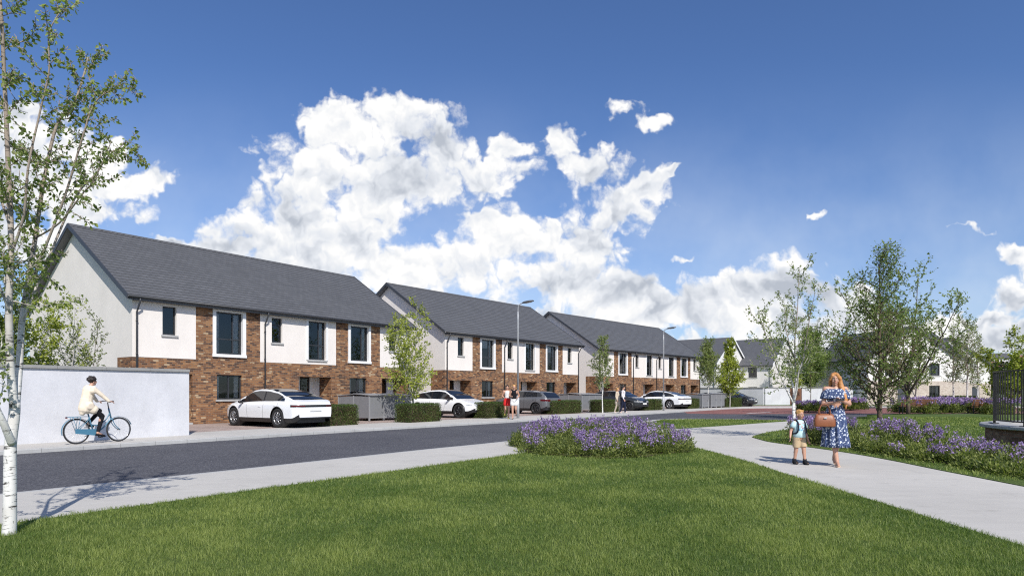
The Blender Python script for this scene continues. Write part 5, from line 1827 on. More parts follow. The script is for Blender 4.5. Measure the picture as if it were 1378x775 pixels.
# ------------------------------------------------------------------ benches
def bench(px, yb, rz, label, wd=1.6):
    x, y = G(px, yb)
    root = empty('park_bench', (x, y, 0), rz, label, 'bench', 'timber park benches')
    s = MB()
    for k in range(5): s.cbox((0, -.20 + k * .10, .45), (wd, .085, .035), bev=.005)
    s.build('seat', M['wood'], root)
    b = MB()
    for k in range(4): b.cbox((0, .27 + k * .035, .56 + k * .105), (wd, .03, .09), rx=R(-14), bev=.005)
    b.build('backrest', M['wood'], root)
    for xx in (-wd / 2 + .12, wd / 2 - .12):
        l = MB()
        l.tube([(xx, -.2, 0), (xx, -.2, .43)], .03, 6); l.tube([(xx, .24, 0), (xx, .26, .45), (xx, .40, .93)], .03, 6); l.tube([(xx, -.24, .42), (xx, .26, .42)], .025, 6)
        l.build('leg', M['dark_metal'], root)


bench(1233, 556.0, R(172), 'brown timber bench beside the spreading tree, back turned to the lawn', 2.1)
bench(1321, 556.5, R(185), 'brown timber bench before the white birches, left of the black railing', 1.8)

# ------------------------------------------------------------------ round plinth with railing
pc = (14.45, 14.3); pr = 3.45
root = empty('raised_terrace', (*pc, 0), 0, 'round brick plinth with pale stone coping and paving at the right edge', 'plinth')
mb = MB(); mb.lathe([(pr - .12, -.05), (pr - .12, .53)], 160); mb.build('plinth_wall', M['plinth_brick'], root)
mb = MB(); mb.lathe([(pr - .62, .53), (pr - .02, .53), (pr, .545), (pr, .598), (pr - .012, .61), (pr - .62, .61)], 160, sm=False); mb.build('coping', M['sill'], root)
mb = MB(); mb.lathe([(.01, .602), (pr - .60, .602)], 120); mb.build('paving', M['path'], root)
root = empty('railing', (*pc, .61), 0, 'black curved vertical-bar railing standing on the round stone plinth', 'railing')
rr_ = pr - .30
a_lo, a_hi = R(134), R(268)
mb = MB()
for z in (.10, 1.25):
    ring = []
    N = 90
    for i in range(N + 1):
        a = lerp(a_lo, a_hi, i / N)
        ring.append([(math.cos(a) * (rr_ - .025), math.sin(a) * (rr_ - .025), z - .022), (math.cos(a) * (rr_ + .025), math.sin(a) * (rr_ + .025), z - .022), (math.cos(a) * (rr_ + .025), math.sin(a) * (rr_ + .025), z + .01), (math.cos(a) * (rr_ - .025), math.sin(a) * (rr_ - .025), z + .01)])
    mb.loft(ring, sm=False, cap0=True, cap1=True)
mb.build('rails', M['black_paint'], root)
nb = 58
for i in range(nb):
    a = lerp(a_lo, a_hi, i / (nb - 1))
    post = i % 13 == 6
    b = MB(); w_ = .05 if post else .018
    Mx = Matrix.Rotation(a, 4, 'Z')
    b.box(rr_ - w_ / 2 - .0, -w_ / 2 * (2.2 if post else 1.2), .0 if post else .09, rr_ + w_ / 2, w_ / 2 * (2.2 if post else 1.2), 1.27 if post else 1.235, M=Mx)
    if post: b.box(rr_ - .09, -.09, -.0, rr_ + .09, .09, .014, M=Mx)
    b.build('post' if post else 'bar', M['black_paint'], root)
# ------------------------------------------------------------------ people
def capsule(mb, a, b, ra, rb, n=12):
    a, b = Vector(a), Vector(b)
    d = (b - a).normalized()
    pts = [a - d * ra * .8, a - d * ra * .45, a, a.lerp(b, .33), a.lerp(b, .66), b, b + d * rb * .45, b + d * rb * .8]
    mb.tube(pts, [ra * .55, ra * .88, ra, lerp(ra, rb, .33), lerp(ra, rb, .66), rb, rb * .88, rb * .55], n)


def remesh(mb, voxel, name, mat, parent, smooth=2):
    me = bpy.data.meshes.new('tmp'); me.from_pydata(mb.v, [], mb.f)
    o = bpy.data.objects.new('tmp', me); COL.objects.link(o)
    md = o.modifiers.new('r', 'REMESH'); md.mode = 'VOXEL'; md.voxel_size = voxel; md.use_smooth_shade = True
    sm = o.modifiers.new('s', 'SMOOTH'); sm.factor = .5; sm.iterations = smooth
    dg = bpy.context.evaluated_depsgraph_get()
    m2 = bpy.data.meshes.new_from_object(o.evaluated_get(dg))
    bpy.data.objects.remove(o)
    m2.materials.clear(); m2.materials.append(mat if not isinstance(mat, str) else M[mat])
    m2.polygons.foreach_set('use_smooth', [True] * len(m2.polygons))
    r = bpy.data.objects.new(name, m2); COL.objects.link(r)
    if parent: r.parent = parent
    return r


def ell_ring(c, rx, ry, z, n=24, rot=0.0, f=None):
    out_ = []
    for i in range(n):
        a = 2 * PI * i / n
        k = 1 + (f(a) if f else 0)
        x, y = rx * k * math.cos(a), ry * k * math.sin(a)
        out_.append((c[0] + x * math.cos(rot) - y * math.sin(rot), c[1] + x * math.sin(rot) + y * math.cos(rot), z))
    return out_


def head(mb, c, s=1.0, turn=0.0, tilt=0.0):
    """c = centre; face looks along -y before turning"""
    Mx = Matrix.Translation(c) @ Matrix.Rotation(turn, 4, 'Z') @ Matrix.Rotation(tilt, 4, 'X')
    def E(p, r): mb.ellipsoid(Vector(p) * s, Vector(r) * s, 16, M=Mx)
    E((0, .012, .025), (.074, .092, .088)); E((0, -.018, -.035), (.056, .068, .072)); E((0, -.05, -.085), (.026, .028, .024))
    E((0, -.096, -.016), (.012, .020, .020)); E((0, -.088, .006), (.010, .012, .026)); E((0, -.086, -.052), (.022, .010, .008))
    for sx in (1, -1): E((sx * .074, .012, -.01), (.010, .02, .032)); E((sx * .035, -.066, -.028), (.022, .018, .02))
    return Mx


def face(Mx, s, parent, lips=(.45, .12, .10)):
    e = MB(); p = MB(); l = MB(); b = MB()
    for sx in (1, -1):
        e.ellipsoid(Vector((sx * .031, -.0745, .0)) * s, Vector((.013, .010, .007)) * s, 10, M=Mx)
        p.ellipsoid(Vector((sx * .031, -.0825, .0)) * s, Vector((.0055, .004, .0055)) * s, 8, M=Mx)
        b.tube([Mx @ (Vector((sx * q, -.083 + abs(q - .03) * .25, .022 + .004 * (1 - abs(q - .03) * 60))) * s) for q in (.014, .025, .036, .048)], .0028 * s, 5)
    l.tube([Mx @ (Vector((x, -.0935 + abs(x) * .35, -.052 + abs(x) * .12)) * s) for x in (-.024, -.012, 0, .012, .024)], [.002 * s, .005 * s, .0055 * s, .005 * s, .002 * s], 6)
    e.build('eyes', M['plate'], parent); p.build('pupils', M['hair_dark'], parent); b.build('eyebrows', M['hair_dark'], parent)
    l.build('lips', simple('lip_colour', lips, .5), parent)


def hand(mb, wrist, d, palmn, s=1.0, curl=.5, side=1):
    """palm, four unequal bent fingers and a thumb; d = direction of the hand, palmn = palm normal"""
    d = Vector(d).normalized(); nrm = Vector(palmn); nrm = (nrm - d * nrm.dot(d)).normalized(); x = d.cross(nrm) * side
    w_ = Vector(wrist)
    for k in range(4):
        q = (k - 1.5) * .019 * s
        capsule(mb, w_ + x * q * .55 + d * .005 * s, w_ + x * q + d * .085 * s, .014 * s, .0105 * s, 8)
    for k, ln in enumerate((.066, .078, .072, .056)):
        q = (k - 1.5) * .0205 * s
        a = w_ + x * q + d * .088 * s
        d1 = (d + nrm * curl * .5).normalized(); d2 = (d + nrm * curl * 1.3).normalized(); d3 = (d * .7 + nrm * curl * 2).normalized()
        b = a + d1 * ln * .45 * s; c = b + d2 * ln * .32 * s; e = c + d3 * ln * .25 * s
        mb.tube([a - d * .01, a, b, c, e, e + d3 * .004], [.0095 * s, .0095 * s, .009 * s, .0082 * s, .007 * s, .003 * s], 8)
    tb = w_ - x * .026 * s + d * .02 * s
    t1 = tb + (d * .7 - x * .75 + nrm * .25).normalized() * .040 * s; t2 = t1 + (d * .95 - x * .25 + nrm * .3).normalized() * .032 * s
    mb.tube([tb, t1, t2, t2 + d * .004], [.014 * s, .011 * s, .009 * s, .004 * s], 8)


def limb(mb, pts, rs):
    pts = [Vector(p) for p in pts]
    for a, b, ra, rb in zip(pts, pts[1:], rs, rs[1:]): capsule(mb, a, b, ra, rb)


def shoe(mb, heel, toe, s=1.0, h=.06, w=.042):
    heel, toe = Vector(heel), Vector(toe); d = (toe - heel).normalized(); x = Vector((-d.y, d.x, 0)).normalized()
    rings = []
    L = (toe - heel).length
    for f, ww, hh in ((-.06, .4, .55), (.0, .75, 1.0), (.2, .85, 1.05), (.45, .85, .85), (.7, 1.05, .6), (.9, .9, .48), (1.02, .5, .35), (1.06, .15, .2)):
        c = heel + d * L * f
        ring = []
        for i in range(12):
            a = 2 * PI * i / 12
            ring.append(c + x * math.cos(a) * w * ww * s + Vector((0, 0, max(0, .5 * h * hh * s * (1 + math.sin(a))))))
        rings.append(ring)
    mb.loft(rings, cap0=True, cap1=True)


def person(name_label, loc, rz, H, J, skin='skin', voxel=.012, group=None, build=1.0, hs=1.0, face_on=False, turn=0.0, tilt=0.0, hands=None, cat='person'):
    """J: joints in metres for a 1.70 m body, scaled by H/1.70; returns root, scaled joints and head matrix"""
    k = H / 1.70
    J = {a: Vector(b) * k for a, b in J.items()}
    root = empty('person', (*loc, 0), rz, name_label, cat, group)
    b = MB(); r = build * k
    limb(b, [J['pelvis'] + Vector((0, 0, -.02)), J['waist'], J['chest'], J['neck']], [.125 * r, .105 * r, .125 * r, .055 * r])
    hipv = (J['hipL'] - J['hipR'])
    limb(b, [J['hipL'], J['hipR']], [.095 * r, .095 * r]); limb(b, [J['shL'], J['shR']], [.058 * r, .058 * r])
    limb(b, [J['shL'].lerp(J['chest'], .35), J['chest'] + Vector((0, 0, -.08 * k))], [.08 * r, .09 * r]); limb(b, [J['shR'].lerp(J['chest'], .35), J['chest'] + Vector((0, 0, -.08 * k))], [.08 * r, .09 * r])
    for s_ in 'LR':
        limb(b, [J['sh' + s_], J['el' + s_], J['wr' + s_]], [.050 * r, .040 * r, .026 * r])
        limb(b, [J['hip' + s_], J['kn' + s_], J['an' + s_]], [.088 * r, .056 * r, .034 * r])
        mid = J['kn' + s_].lerp(J['an' + s_], .28)
        back = Vector((0, .012, 0)) * k
        capsule(b, J['kn' + s_].lerp(J['an' + s_], .1) + back, mid + back, .045 * r, .052 * r)
        capsule(b, J['an' + s_], J['an' + s_].lerp(J['to' + s_], .9), .034 * r, .024 * r)
    limb(b, [J['neck'], J['head'] + Vector((0, .01, -.05)) * k], [.052 * r, .050 * r])
    Mx = head(b, J['head'], k * hs, turn, tilt)
    for s_ in 'LR':
        fa = (J['wr' + s_] - J['el' + s_]).normalized()
        hd_ = (hands or {}).get(s_, {})
        hand(b, J['wr' + s_] + fa * .01, hd_.get('d', fa), hd_.get('n', (1 if s_ == 'L' else -1, 0, 0)), k * .95, hd_.get('curl', .45), hd_.get('side', 1))
    body = remesh(b, voxel * k, 'body', skin, root)
    if face_on: face(Mx, k * hs, root)
    return root, J, Mx, k


def floral():
    m, t, b = newmat('navy_floral_dress')
    o = t.node('ShaderNodeTexCoord').outputs['Object']
    o2 = t.vmath('ADD', o, t.vmath('SCALE', t.vmath('SUBTRACT', t.noise(o, 20, 2, out='Color'), (.5, .5, .5)), .03))
    vo = t.node('ShaderNodeTexVoronoi', ins={'Vector': o2, 'Scale': 24.0})
    petal = t.rng(vo.outputs['Distance'], .40, .34)
    core = t.rng(vo.outputs['Distance'], .14, .10)
    v2 = t.node('ShaderNodeTexVoronoi', ins={'Vector': o2, 'Scale': 55.0})
    small = t.rng(v2.outputs['Distance'], .30, .22)
    col = t.mix(t.math('MULTIPLY', small, .75), (.035, .06, .15, 1), (.38, .45, .58, 1))
    pick = t.rng(vo.outputs['Color'], .18, .22)
    col = t.mix(t.math('MULTIPLY', petal, pick), col, (.62, .66, .72, 1))
    col = t.mix(t.math('MULTIPLY', core, pick), col, (.03, .08, .25, 1))
    t.set(b, 'Base Color', col); b.inputs['Roughness'].default_value = .85
    return m


# ---- woman
Jw = dict(pelvis=(0, 0, .95), waist=(.0, 0, 1.09), chest=(0, .0, 1.27), neck=(0, .01, 1.43), head=(-.01, -.02, 1.57), hipL=(.085, 0, .92), hipR=(-.085, 0, .92),
          shL=(.165, 0, 1.385), shR=(-.165, 0, 1.385), elL=(.225, -.03, 1.12), elR=(-.215, -.05, 1.11), wrL=(.075, -.25, 1.17), wrR=(-.075, -.25, 1.15),
          knL=(.05, -.02, .50), knR=(-.055, -.08, .50), anL=(.025, .17, .13), anR=(-.01, -.16, .085), toL=(.03, .05, .05), toR=(-.02, -.30, .03))
wx, wy = G(1124, 626.5)
W, J, Mx, k = person('red-haired woman in a navy floral off-shoulder dress, walking beside the boy', (wx, wy), R(-12), 1.74, Jw, voxel=.0075, face_on=True, turn=R(-8), tilt=R(4),
                     hands=dict(L=dict(d=(-.85, -.35, .25), n=(-.2, .3, 1), curl=.7, side=-1), R=dict(d=(.85, -.35, .25), n=(.2, .3, 1), curl=.7)))
SX = lambda z: lerp(.80, .95, sstep(.5, 1.1, z))
d = MB(); rings = []
fold = lambda a_, n_, ph=0: (lambda a: a_ * math.sin(n_ * a + ph) + a_ * .5 * math.sin((n_ * 2 - 3) * a + 1.3 + ph))
for z, rx, ry, amp, cx, cy in ((1.385, .160, .100, .01, 0, 0), (1.34, .168, .118, .02, 0, -.01), (1.27, .160, .128, .02, 0, -.015), (1.20, .148, .120, .02, 0, -.012), (1.12, .122, .102, .015, 0, 0), (1.07, .130, .112, .03, 0, 0), (.98, .165, .148, .05, 0, 0),
                               (.85, .195, .180, .07, 0, 0), (.70, .222, .212, .085, .0, 0), (.55, .250, .240, .095, .005, 0), (.40, .272, .262, .10, .01, 0), (.345, .280, .270, .105, .01, 0), (.345, .27, .26, .105, .01, 0), (.42, .255, .245, .1, .01, 0)):
    rings.append(ell_ring((cx * k, cy * k), rx * k * SX(z), ry * k * .92, z * k, 72, f=fold(amp, 11, z * .8)))
d.loft(rings); d.build('dress', floral(), W)
rf = MB(); rings = []
for z, rx, ry, amp in ((1.395, .205, .108, .012), (1.37, .232, .130, .03), (1.31, .262, .150, .06), (1.235, .280, .165, .08), (1.215, .282, .168, .085), (1.22, .270, .155, .085), (1.30, .245, .135, .05), (1.375, .205, .11, .02)):
    rings.append(ell_ring((0, -.008 * k), rx * k * .88, ry * k, z * k, 80, f=fold(amp * .6, 15, 2)))
rf.loft(rings); rf.build('ruffle', M.get('floral') or floral(), W)
hr = MB()
Hm = Mx
hr.ellipsoid(Vector((0, .025, .045)) * k, Vector((.086, .096, .082)) * k, 20, M=Hm)
for (x0, y0, z0), (x1, y1, z1), r0, r1 in (((-.072, .02, .02), (-.078, .045, -.13), .032, .026), ((.072, .0, .03), (.098, -.02, -.12), .036, .044), ((.098, -.02, -.12), (.150, -.085, -.30), .048, .044), ((.150, -.085, -.30), (.170, -.115, -.44), .044, .032), ((.170, -.115, -.44), (.165, -.12, -.53), .030, .012),
                                           ((0, .070, -.02), (.02, .085, -.20), .068, .05), ((.05, .05, -.05), (.12, .04, -.28), .052, .045), ((.12, .03, -.28), (.165, -.06, -.46), .042, .018), ((-.052, -.052, .075), (-.080, -.02, -.02), .018, .020), ((.03, -.06, .082), (.080, -.035, .0), .024, .028), ((.12, -.06, -.2), (.185, -.10, -.36), .03, .02)):
    capsule(hr, Hm @ (Vector((x0, y0, z0)) * k), Hm @ (Vector((x1, y1, z1)) * k), r0 * k, r1 * k)
remesh(hr, .012, 'hair', 'hair_red', W, 3)
st = cloth('beige_shoe', (.62, .44, .32))
for s_, dz in (('R', 0.0), ('L', .075)):
    sh_ = MB(); shoe(sh_, J['an' + s_] * 1 + Vector((0, .03, -J['an' + s_].z + dz)), J['to' + s_] + Vector((0, 0, -J['to' + s_].z + dz * .1)), k, .055, .040); sh_.build('shoe', st, W)
# phone between the hands
ph_ = empty('phone', (wx, wy, 0), R(-12), 'small dark phone held in the woman\'s hands', 'phone')
pm = MB(); pm.cbox((0, -.325 * k, 1.205 * k), (.13, .012, .066), rx=R(-50), bev=.003); pm.build('phone_body', M['car_trim'], ph_)
# handbag on her right forearm
tan = simple('tan_leather', (.25, .085, .034), .45, var=.15, scale=8, bump=.2)
bg_ = empty('handbag', (wx, wy, 0), R(-12), 'tan leather handbag hanging from the woman\'s forearm', 'handbag')
bx_, by_, bz_ = -.22 * k, -.15 * k, .715 * k
b = MB(); rings = []
for z, w_, t_ in ((0, .34, .15), (.02, .37, .165), (.12, .365, .155), (.20, .31, .11), (.235, .27, .06), (.24, .25, .03)):
    pts = []
    for i in range(28):
        a = 2 * PI * i / 28; ca, sa = math.cos(a), math.sin(a)
        pts.append((bx_ + w_ / 2 * abs(ca) ** .35 * (1 if ca > 0 else -1), by_ + t_ / 2 * abs(sa) ** .45 * (1 if sa > 0 else -1), bz_ + z))
    rings.append(pts)
b.loft(rings, cap0=True, cap1=True); bo = b.build('bag_body', tan, bg_)
for s_ in (-1, 1):
    h = MB(); h.tube(smooth_pts([(bx_ - .09, by_ + s_ * .045, bz_ + .24), (bx_ - .085, by_ + s_ * .03, bz_ + .33), (bx_ - .04, by_ + s_ * .015, bz_ + .405), (bx_ + .04, by_ + s_ * .015, bz_ + .405), (bx_ + .085, by_ + s_ * .03, bz_ + .33), (bx_ + .09, by_ + s_ * .045, bz_ + .24)], 5), .009, 8)
    h.build('handle', tan, bg_)
f_ = MB(); f_.cbox((bx_, by_ - .085, bz_ + .16), (.05, .012, .03), bev=.004); f_.build('clasp', M['galv'], bg_)
f_ = MB(); f_.cbox((bx_, by_, bz_ + .215), (.31, .07, .018), bev=.006); f_.build('top_strap', tan, bg_)

# ---- boy
Jb = dict(pelvis=(0, 0, .86), waist=(0, 0, 1.00), chest=(0, 0, 1.18), neck=(0, .01, 1.33), head=(.01, -.02, 1.515), hipL=(.085, 0, .82), hipR=(-.085, 0, .82),
          shL=(.16, 0, 1.27), shR=(-.16, 0, 1.27), elL=(.225, .03, 1.0), elR=(-.27, .02, 1.02), wrL=(.255, -.05, .77), wrR=(-.34, -.06, .83),
          knL=(.105, -.07, .47), knR=(-.09, .02, .46), anL=(.12, -.10, .10), anR=(-.10, .09, .10), toL=(.13, -.24, .04), toR=(-.11, -.05, .04))
cx_, cy_ = G(1075.5, 624.5)
B, J, Mx, k = person('small blond boy in pale T-shirt and beige shorts with a dark backpack', (cx_, cy_), R(10), 1.06, Jb, voxel=.010, build=1.12, hs=1.32, face_on=True, turn=R(14), tilt=R(3))
v = lambda x, y, z: (x * k, y * k, z * k)


def tshirt_mat():
    m, t, b = newmat('pale_aqua_tshirt')
    o = t.node('ShaderNodeTexCoord').outputs['Object']
    s = t.node('ShaderNodeSeparateXYZ', ins={0: o})
    band_ = t.math('MULTIPLY', t.rng(t.math('ABSOLUTE', s.outputs[0]), .075, .06), t.rng(t.math('ABSOLUTE', t.math('SUBTRACT', s.outputs[2], .72)), .09, .075))
    nz = t.rng(t.noise(o, 42, 2), .50, .54)
    cc = t.ramp(t.noise(o, 18, 1), [(0, (.05, .25, .45)), (.5, (.45, .08, .10)), (1, (.1, .3, .3))], 'CONSTANT')
    t.set(b, 'Base Color', t.mix(t.math('MULTIPLY', band_, nz), (.50, .68, .70, 1), cc)); b.inputs['Roughness'].default_value = .9
    return m


c = MB()
rings = [ell_ring((0, 0), rx * k, ry * k, z * k, 32, f=lambda a: .02 * math.sin(6 * a)) for z, rx, ry in ((1.35, .07, .065), (1.32, .135, .10), (1.25, .185, .132), (1.10, .175, .145), (.95, .178, .150), (.83, .188, .158), (.82, .17, .14))]
c.loft(rings); ts = tshirt_mat(); c.build('t_shirt', ts, B)
for s_, sh_, el_ in ((1, 'shL', 'elL'), (-1, 'shR', 'elR')):
    c = MB(); c.tube([J[sh_] + Vector((-s_ * .02, 0, .01)), J[sh_].lerp(J[el_], .3), J[sh_].lerp(J[el_], .62)], [.070 * k * 1.1, .072 * k * 1.1, .078 * k * 1.1], 14); c.build('sleeve', ts, B)
c = MB(); sm_ = cloth('beige_shorts', (.50, .38, .24))
c.loft([ell_ring((0, 0), rx * k, ry * k, z * k, 28) for z, rx, ry in ((.90, .160, .135), (.84, .178, .150), (.76, .185, .150))], cap0=True)
for s_, hp, kn in ((1, 'hipL', 'knL'), (-1, 'hipR', 'knR')):
    c.tube([J[hp] + Vector((0, 0, .02)), J[hp].lerp(J[kn], .35), J[hp].lerp(J[kn], .85)], [.110 * k, .112 * k, .105 * k], 16, cap=True)
remesh(c, .010, 'shorts', sm_, B)
dk = cloth('dark_navy_canvas', (.022, .03, .045))
for s_ in 'LR':
    c = MB(); shoe(c, J['an' + s_] + Vector((0, .02, -J['an' + s_].z)), J['to' + s_] + Vector((0, 0, -J['to' + s_].z)), 1.15, .095, .040); c.build('shoe', cloth('black_trainer', (.015, .016, .018)), B)
    c = MB(); c.tube([J['an' + s_] + Vector((0, .01, -.045)), J['an' + s_] + Vector((0, .005, .0)), J['an' + s_] + Vector((0, 0, .045))], .036, 12); c.build('sock', cloth('dark_sock', (.03, .03, .035)), B)
hh = MB(); hh.ellipsoid(Vector((0, .022, .040)) * k * 1.32, Vector((.083, .095, .080)) * k * 1.32, 18, M=Mx)
for i in range(9): hh.ellipsoid(Vector((-.055 + i * .014, -.058 + abs(i - 4) * .006, .085)) * k * 1.32, Vector((.014, .022, .024)) * k * 1.32, 8, M=Mx)
remesh(hh, .008, 'hair', 'hair_blond', B, 2)
bp_ = empty('backpack', (cx_, cy_, 0), R(10), 'small dark navy backpack on the boy\'s back', 'backpack')
c = MB(); c.ellipsoid(v(0, .20, 1.08), v(.15, .085, .20), 16); c.cbox(v(0, .26, 1.0), v(.2, .06, .18), bev=.02); remesh(c, .010, 'bag_body', dk, bp_)
for s_ in (-1, 1):
    c = MB(); c.tube(smooth_pts([v(s_ * .10, .15, 1.26), v(s_ * .115, .02, 1.355), v(s_ * .115, -.105, 1.28), v(s_ * .125, -.15, 1.12), v(s_ * .15, -.13, .98), v(s_ * .17, .02, .93), v(s_ * .12, .15, .95)], 4), .014, 8); c.build('strap', dk, bp_)


# ---- small passers-by
def tube_cloth(name, segs, mat, parent, vox=.016):
    c = MB()
    for a, b, ra, rb in segs: capsule(c, a, b, ra, rb)
    return remesh(c, vox, name, mat, parent, 2)


def passer(label, px, yb, rz, H, J0, top, bottom, shoes, hairm, hair_long=False, sleeves=True, shorts=False, coat=False, group=None, turn=0.0, crop=False):
    x, y = G(px, yb)
    P_, J, Mx, k = person(label, (x, y), rz, H, J0, voxel=.015, group=group, turn=turn)
    if coat:
        tube_cloth('coat', [(J['chest'] + Vector((0, 0, .06)), J['waist'], .155 * k, .14 * k), (J['waist'], J['pelvis'] + Vector((0, 0, -.25 * k)), .145 * k, .19 * k), (J['shL'], J['shR'], .075 * k, .075 * k), (J['shL'], J['elL'], .068 * k, .056 * k), (J['elL'], J['wrL'], .054 * k, .045 * k), (J['shR'], J['elR'], .068 * k, .056 * k), (J['elR'], J['wrR'], .054 * k, .045 * k)], top, P_)
    else:
        lo = J['waist'] if crop else J['pelvis'] + Vector((0, 0, .02))
        segs = [(J['chest'] + Vector((0, 0, .04 * k)), J['waist'], .142 * k, .122 * k), (J['waist'], lo, .122 * k, .14 * k)]
        if not crop: segs.append((J['shL'] * .92 + J['shR'] * .08, J['shR'] * .92 + J['shL'] * .08, .066 * k, .066 * k))
        if sleeves:
            for s_ in 'LR': segs += [(J['sh' + s_], J['el' + s_], .062 * k, .052 * k), (J['el' + s_], J['wr' + s_], .050 * k, .038 * k)]
        tube_cloth('top', segs, top, P_)
    segs = [(J['pelvis'] + Vector((0, 0, .04 * k)), J['pelvis'] + Vector((0, 0, -.03 * k)), .140 * k, .145 * k)]
    for s_ in 'LR':
        hp, kn, an = J['hip' + s_], J['kn' + s_], J['an' + s_]
        if shorts: segs.append((hp, hp.lerp(kn, .42), .108 * k, .115 * k))
        else: segs += [(hp, kn, .105 * k, .072 * k), (kn, an, .070 * k, .052 * k)]
    tube_cloth('shorts' if shorts else 'trousers', segs, bottom, P_)
    for s_ in 'LR':
        c = MB(); an, to = J['an' + s_], J['to' + s_]
        zlow = min(an.z - .07 * k, to.z - .03 * k)
        shoe(c, (an.x, an.y + .03, zlow), (to.x, to.y, zlow + (0 if to.z < .08 else to.z * .0)), k, .085, .045); c.build('shoe', shoes, P_)
    hh = MB(); hh.ellipsoid(Vector((0, .022, .038)) * k, Vector((.086, .098, .086)) * k, 14, M=Mx)
    if hair_long:
        capsule(hh, Mx @ (Vector((0, .08, .02)) * k), Mx @ (Vector((.02, .10, -.2)) * k), .06 * k, .03 * k)
    else:
        hh.ellipsoid(Vector((0, .10, .055)) * k, Vector((.035, .04, .035)) * k, 10, M=Mx)
    remesh(hh, .015, 'hair', hairm, P_)
    return P_


Jrun = dict(pelvis=(0, 0, .93), waist=(0, -.01, 1.07), chest=(0, -.02, 1.25), neck=(0, -.01, 1.42), head=(0, -.03, 1.57), hipL=(.085, 0, .90), hipR=(-.085, 0, .90),
            shL=(.17, -.01, 1.37), shR=(-.17, -.01, 1.37), elL=(.24, .06, 1.13), elR=(-.23, .0, 1.13), wrL=(.17, -.12, 1.05), wrR=(-.10, -.20, 1.10),
            knL=(.085, -.03, .49), knR=(-.07, -.05, .49), anL=(.08, .28, .32), anR=(-.06, -.06, .08), toL=(.08, .36, .18), toR=(-.06, -.20, .035))
Jrun2 = {a: ((-b[0], b[1], b[2])) for a, b in Jrun.items()}
Jrun2 = {**{k_: v_ for k_, v_ in Jrun2.items() if k_[-1] not in 'LR'}, **{k_[:-1] + ('L' if k_[-1] == 'R' else 'R'): v_ for k_, v_ in Jrun2.items() if k_[-1] in 'LR'}}
GJ = 'two women jogging together'
white_c, red_c, black_c = cloth('white_sports_cloth', (.75, .74, .72)), cloth('red_shorts', (.62, .03, .03)), cloth('black_cloth', (.015, .015, .018))
passer('jogger in white crop top and red shorts with dark hair', 682.5, 563.2, R(8), 1.76, Jrun2, white_c, red_c, cloth('yellow_trainer', (.70, .62, .12)), M['hair_dark'], sleeves=False, shorts=True, group=GJ, crop=True)
passer('blond jogger in black sleeveless top and pale shorts beside the lamp post', 691.8, 563.8, R(-5), 1.78, Jrun, black_c, white_c, cloth('grey_trainer', (.1, .1, .1)), M['hair_blond'], sleeves=False, shorts=True, group=GJ)
Jst = dict(pelvis=(0, 0, .94), waist=(0, 0, 1.08), chest=(0, 0, 1.26), neck=(0, .01, 1.42), head=(0, -.02, 1.57), hipL=(.085, 0, .91), hipR=(-.085, 0, .91),
           shL=(.18, 0, 1.37), shR=(-.18, 0, 1.37), elL=(.22, .03, 1.11), elR=(-.22, .03, 1.11), wrL=(.21, -.06, .88), wrR=(-.21, -.06, .88),
           knL=(.085, -.10, .49), knR=(-.085, .04, .49), anL=(.08, -.12, .08), anR=(-.08, .18, .10), toL=(.08, -.26, .035), toR=(-.08, .06, .035))
GC = 'couple strolling on the far footpath'
passer('stroller in a long beige coat, left of a dark-haired companion in white shirt', 831.0, 555.6, R(60), 1.68, Jst, cloth('beige_coat', (.58, .50, .40)), cloth('beige_trousers', (.5, .43, .34)), cloth('white_shoe', (.7, .7, .7)), M['hair_blond'], hair_long=True, coat=True, group=GC)
passer('dark-haired stroller in white shirt and navy trousers on the far footpath', 838.5, 555.9, R(75), 1.80, Jst, cloth('white_shirt', (.72, .70, .72)), cloth('navy_trousers', (.018, .022, .045)), cloth('white_shoe', (.7, .68, .66)), M['hair_dark'], group=GC)

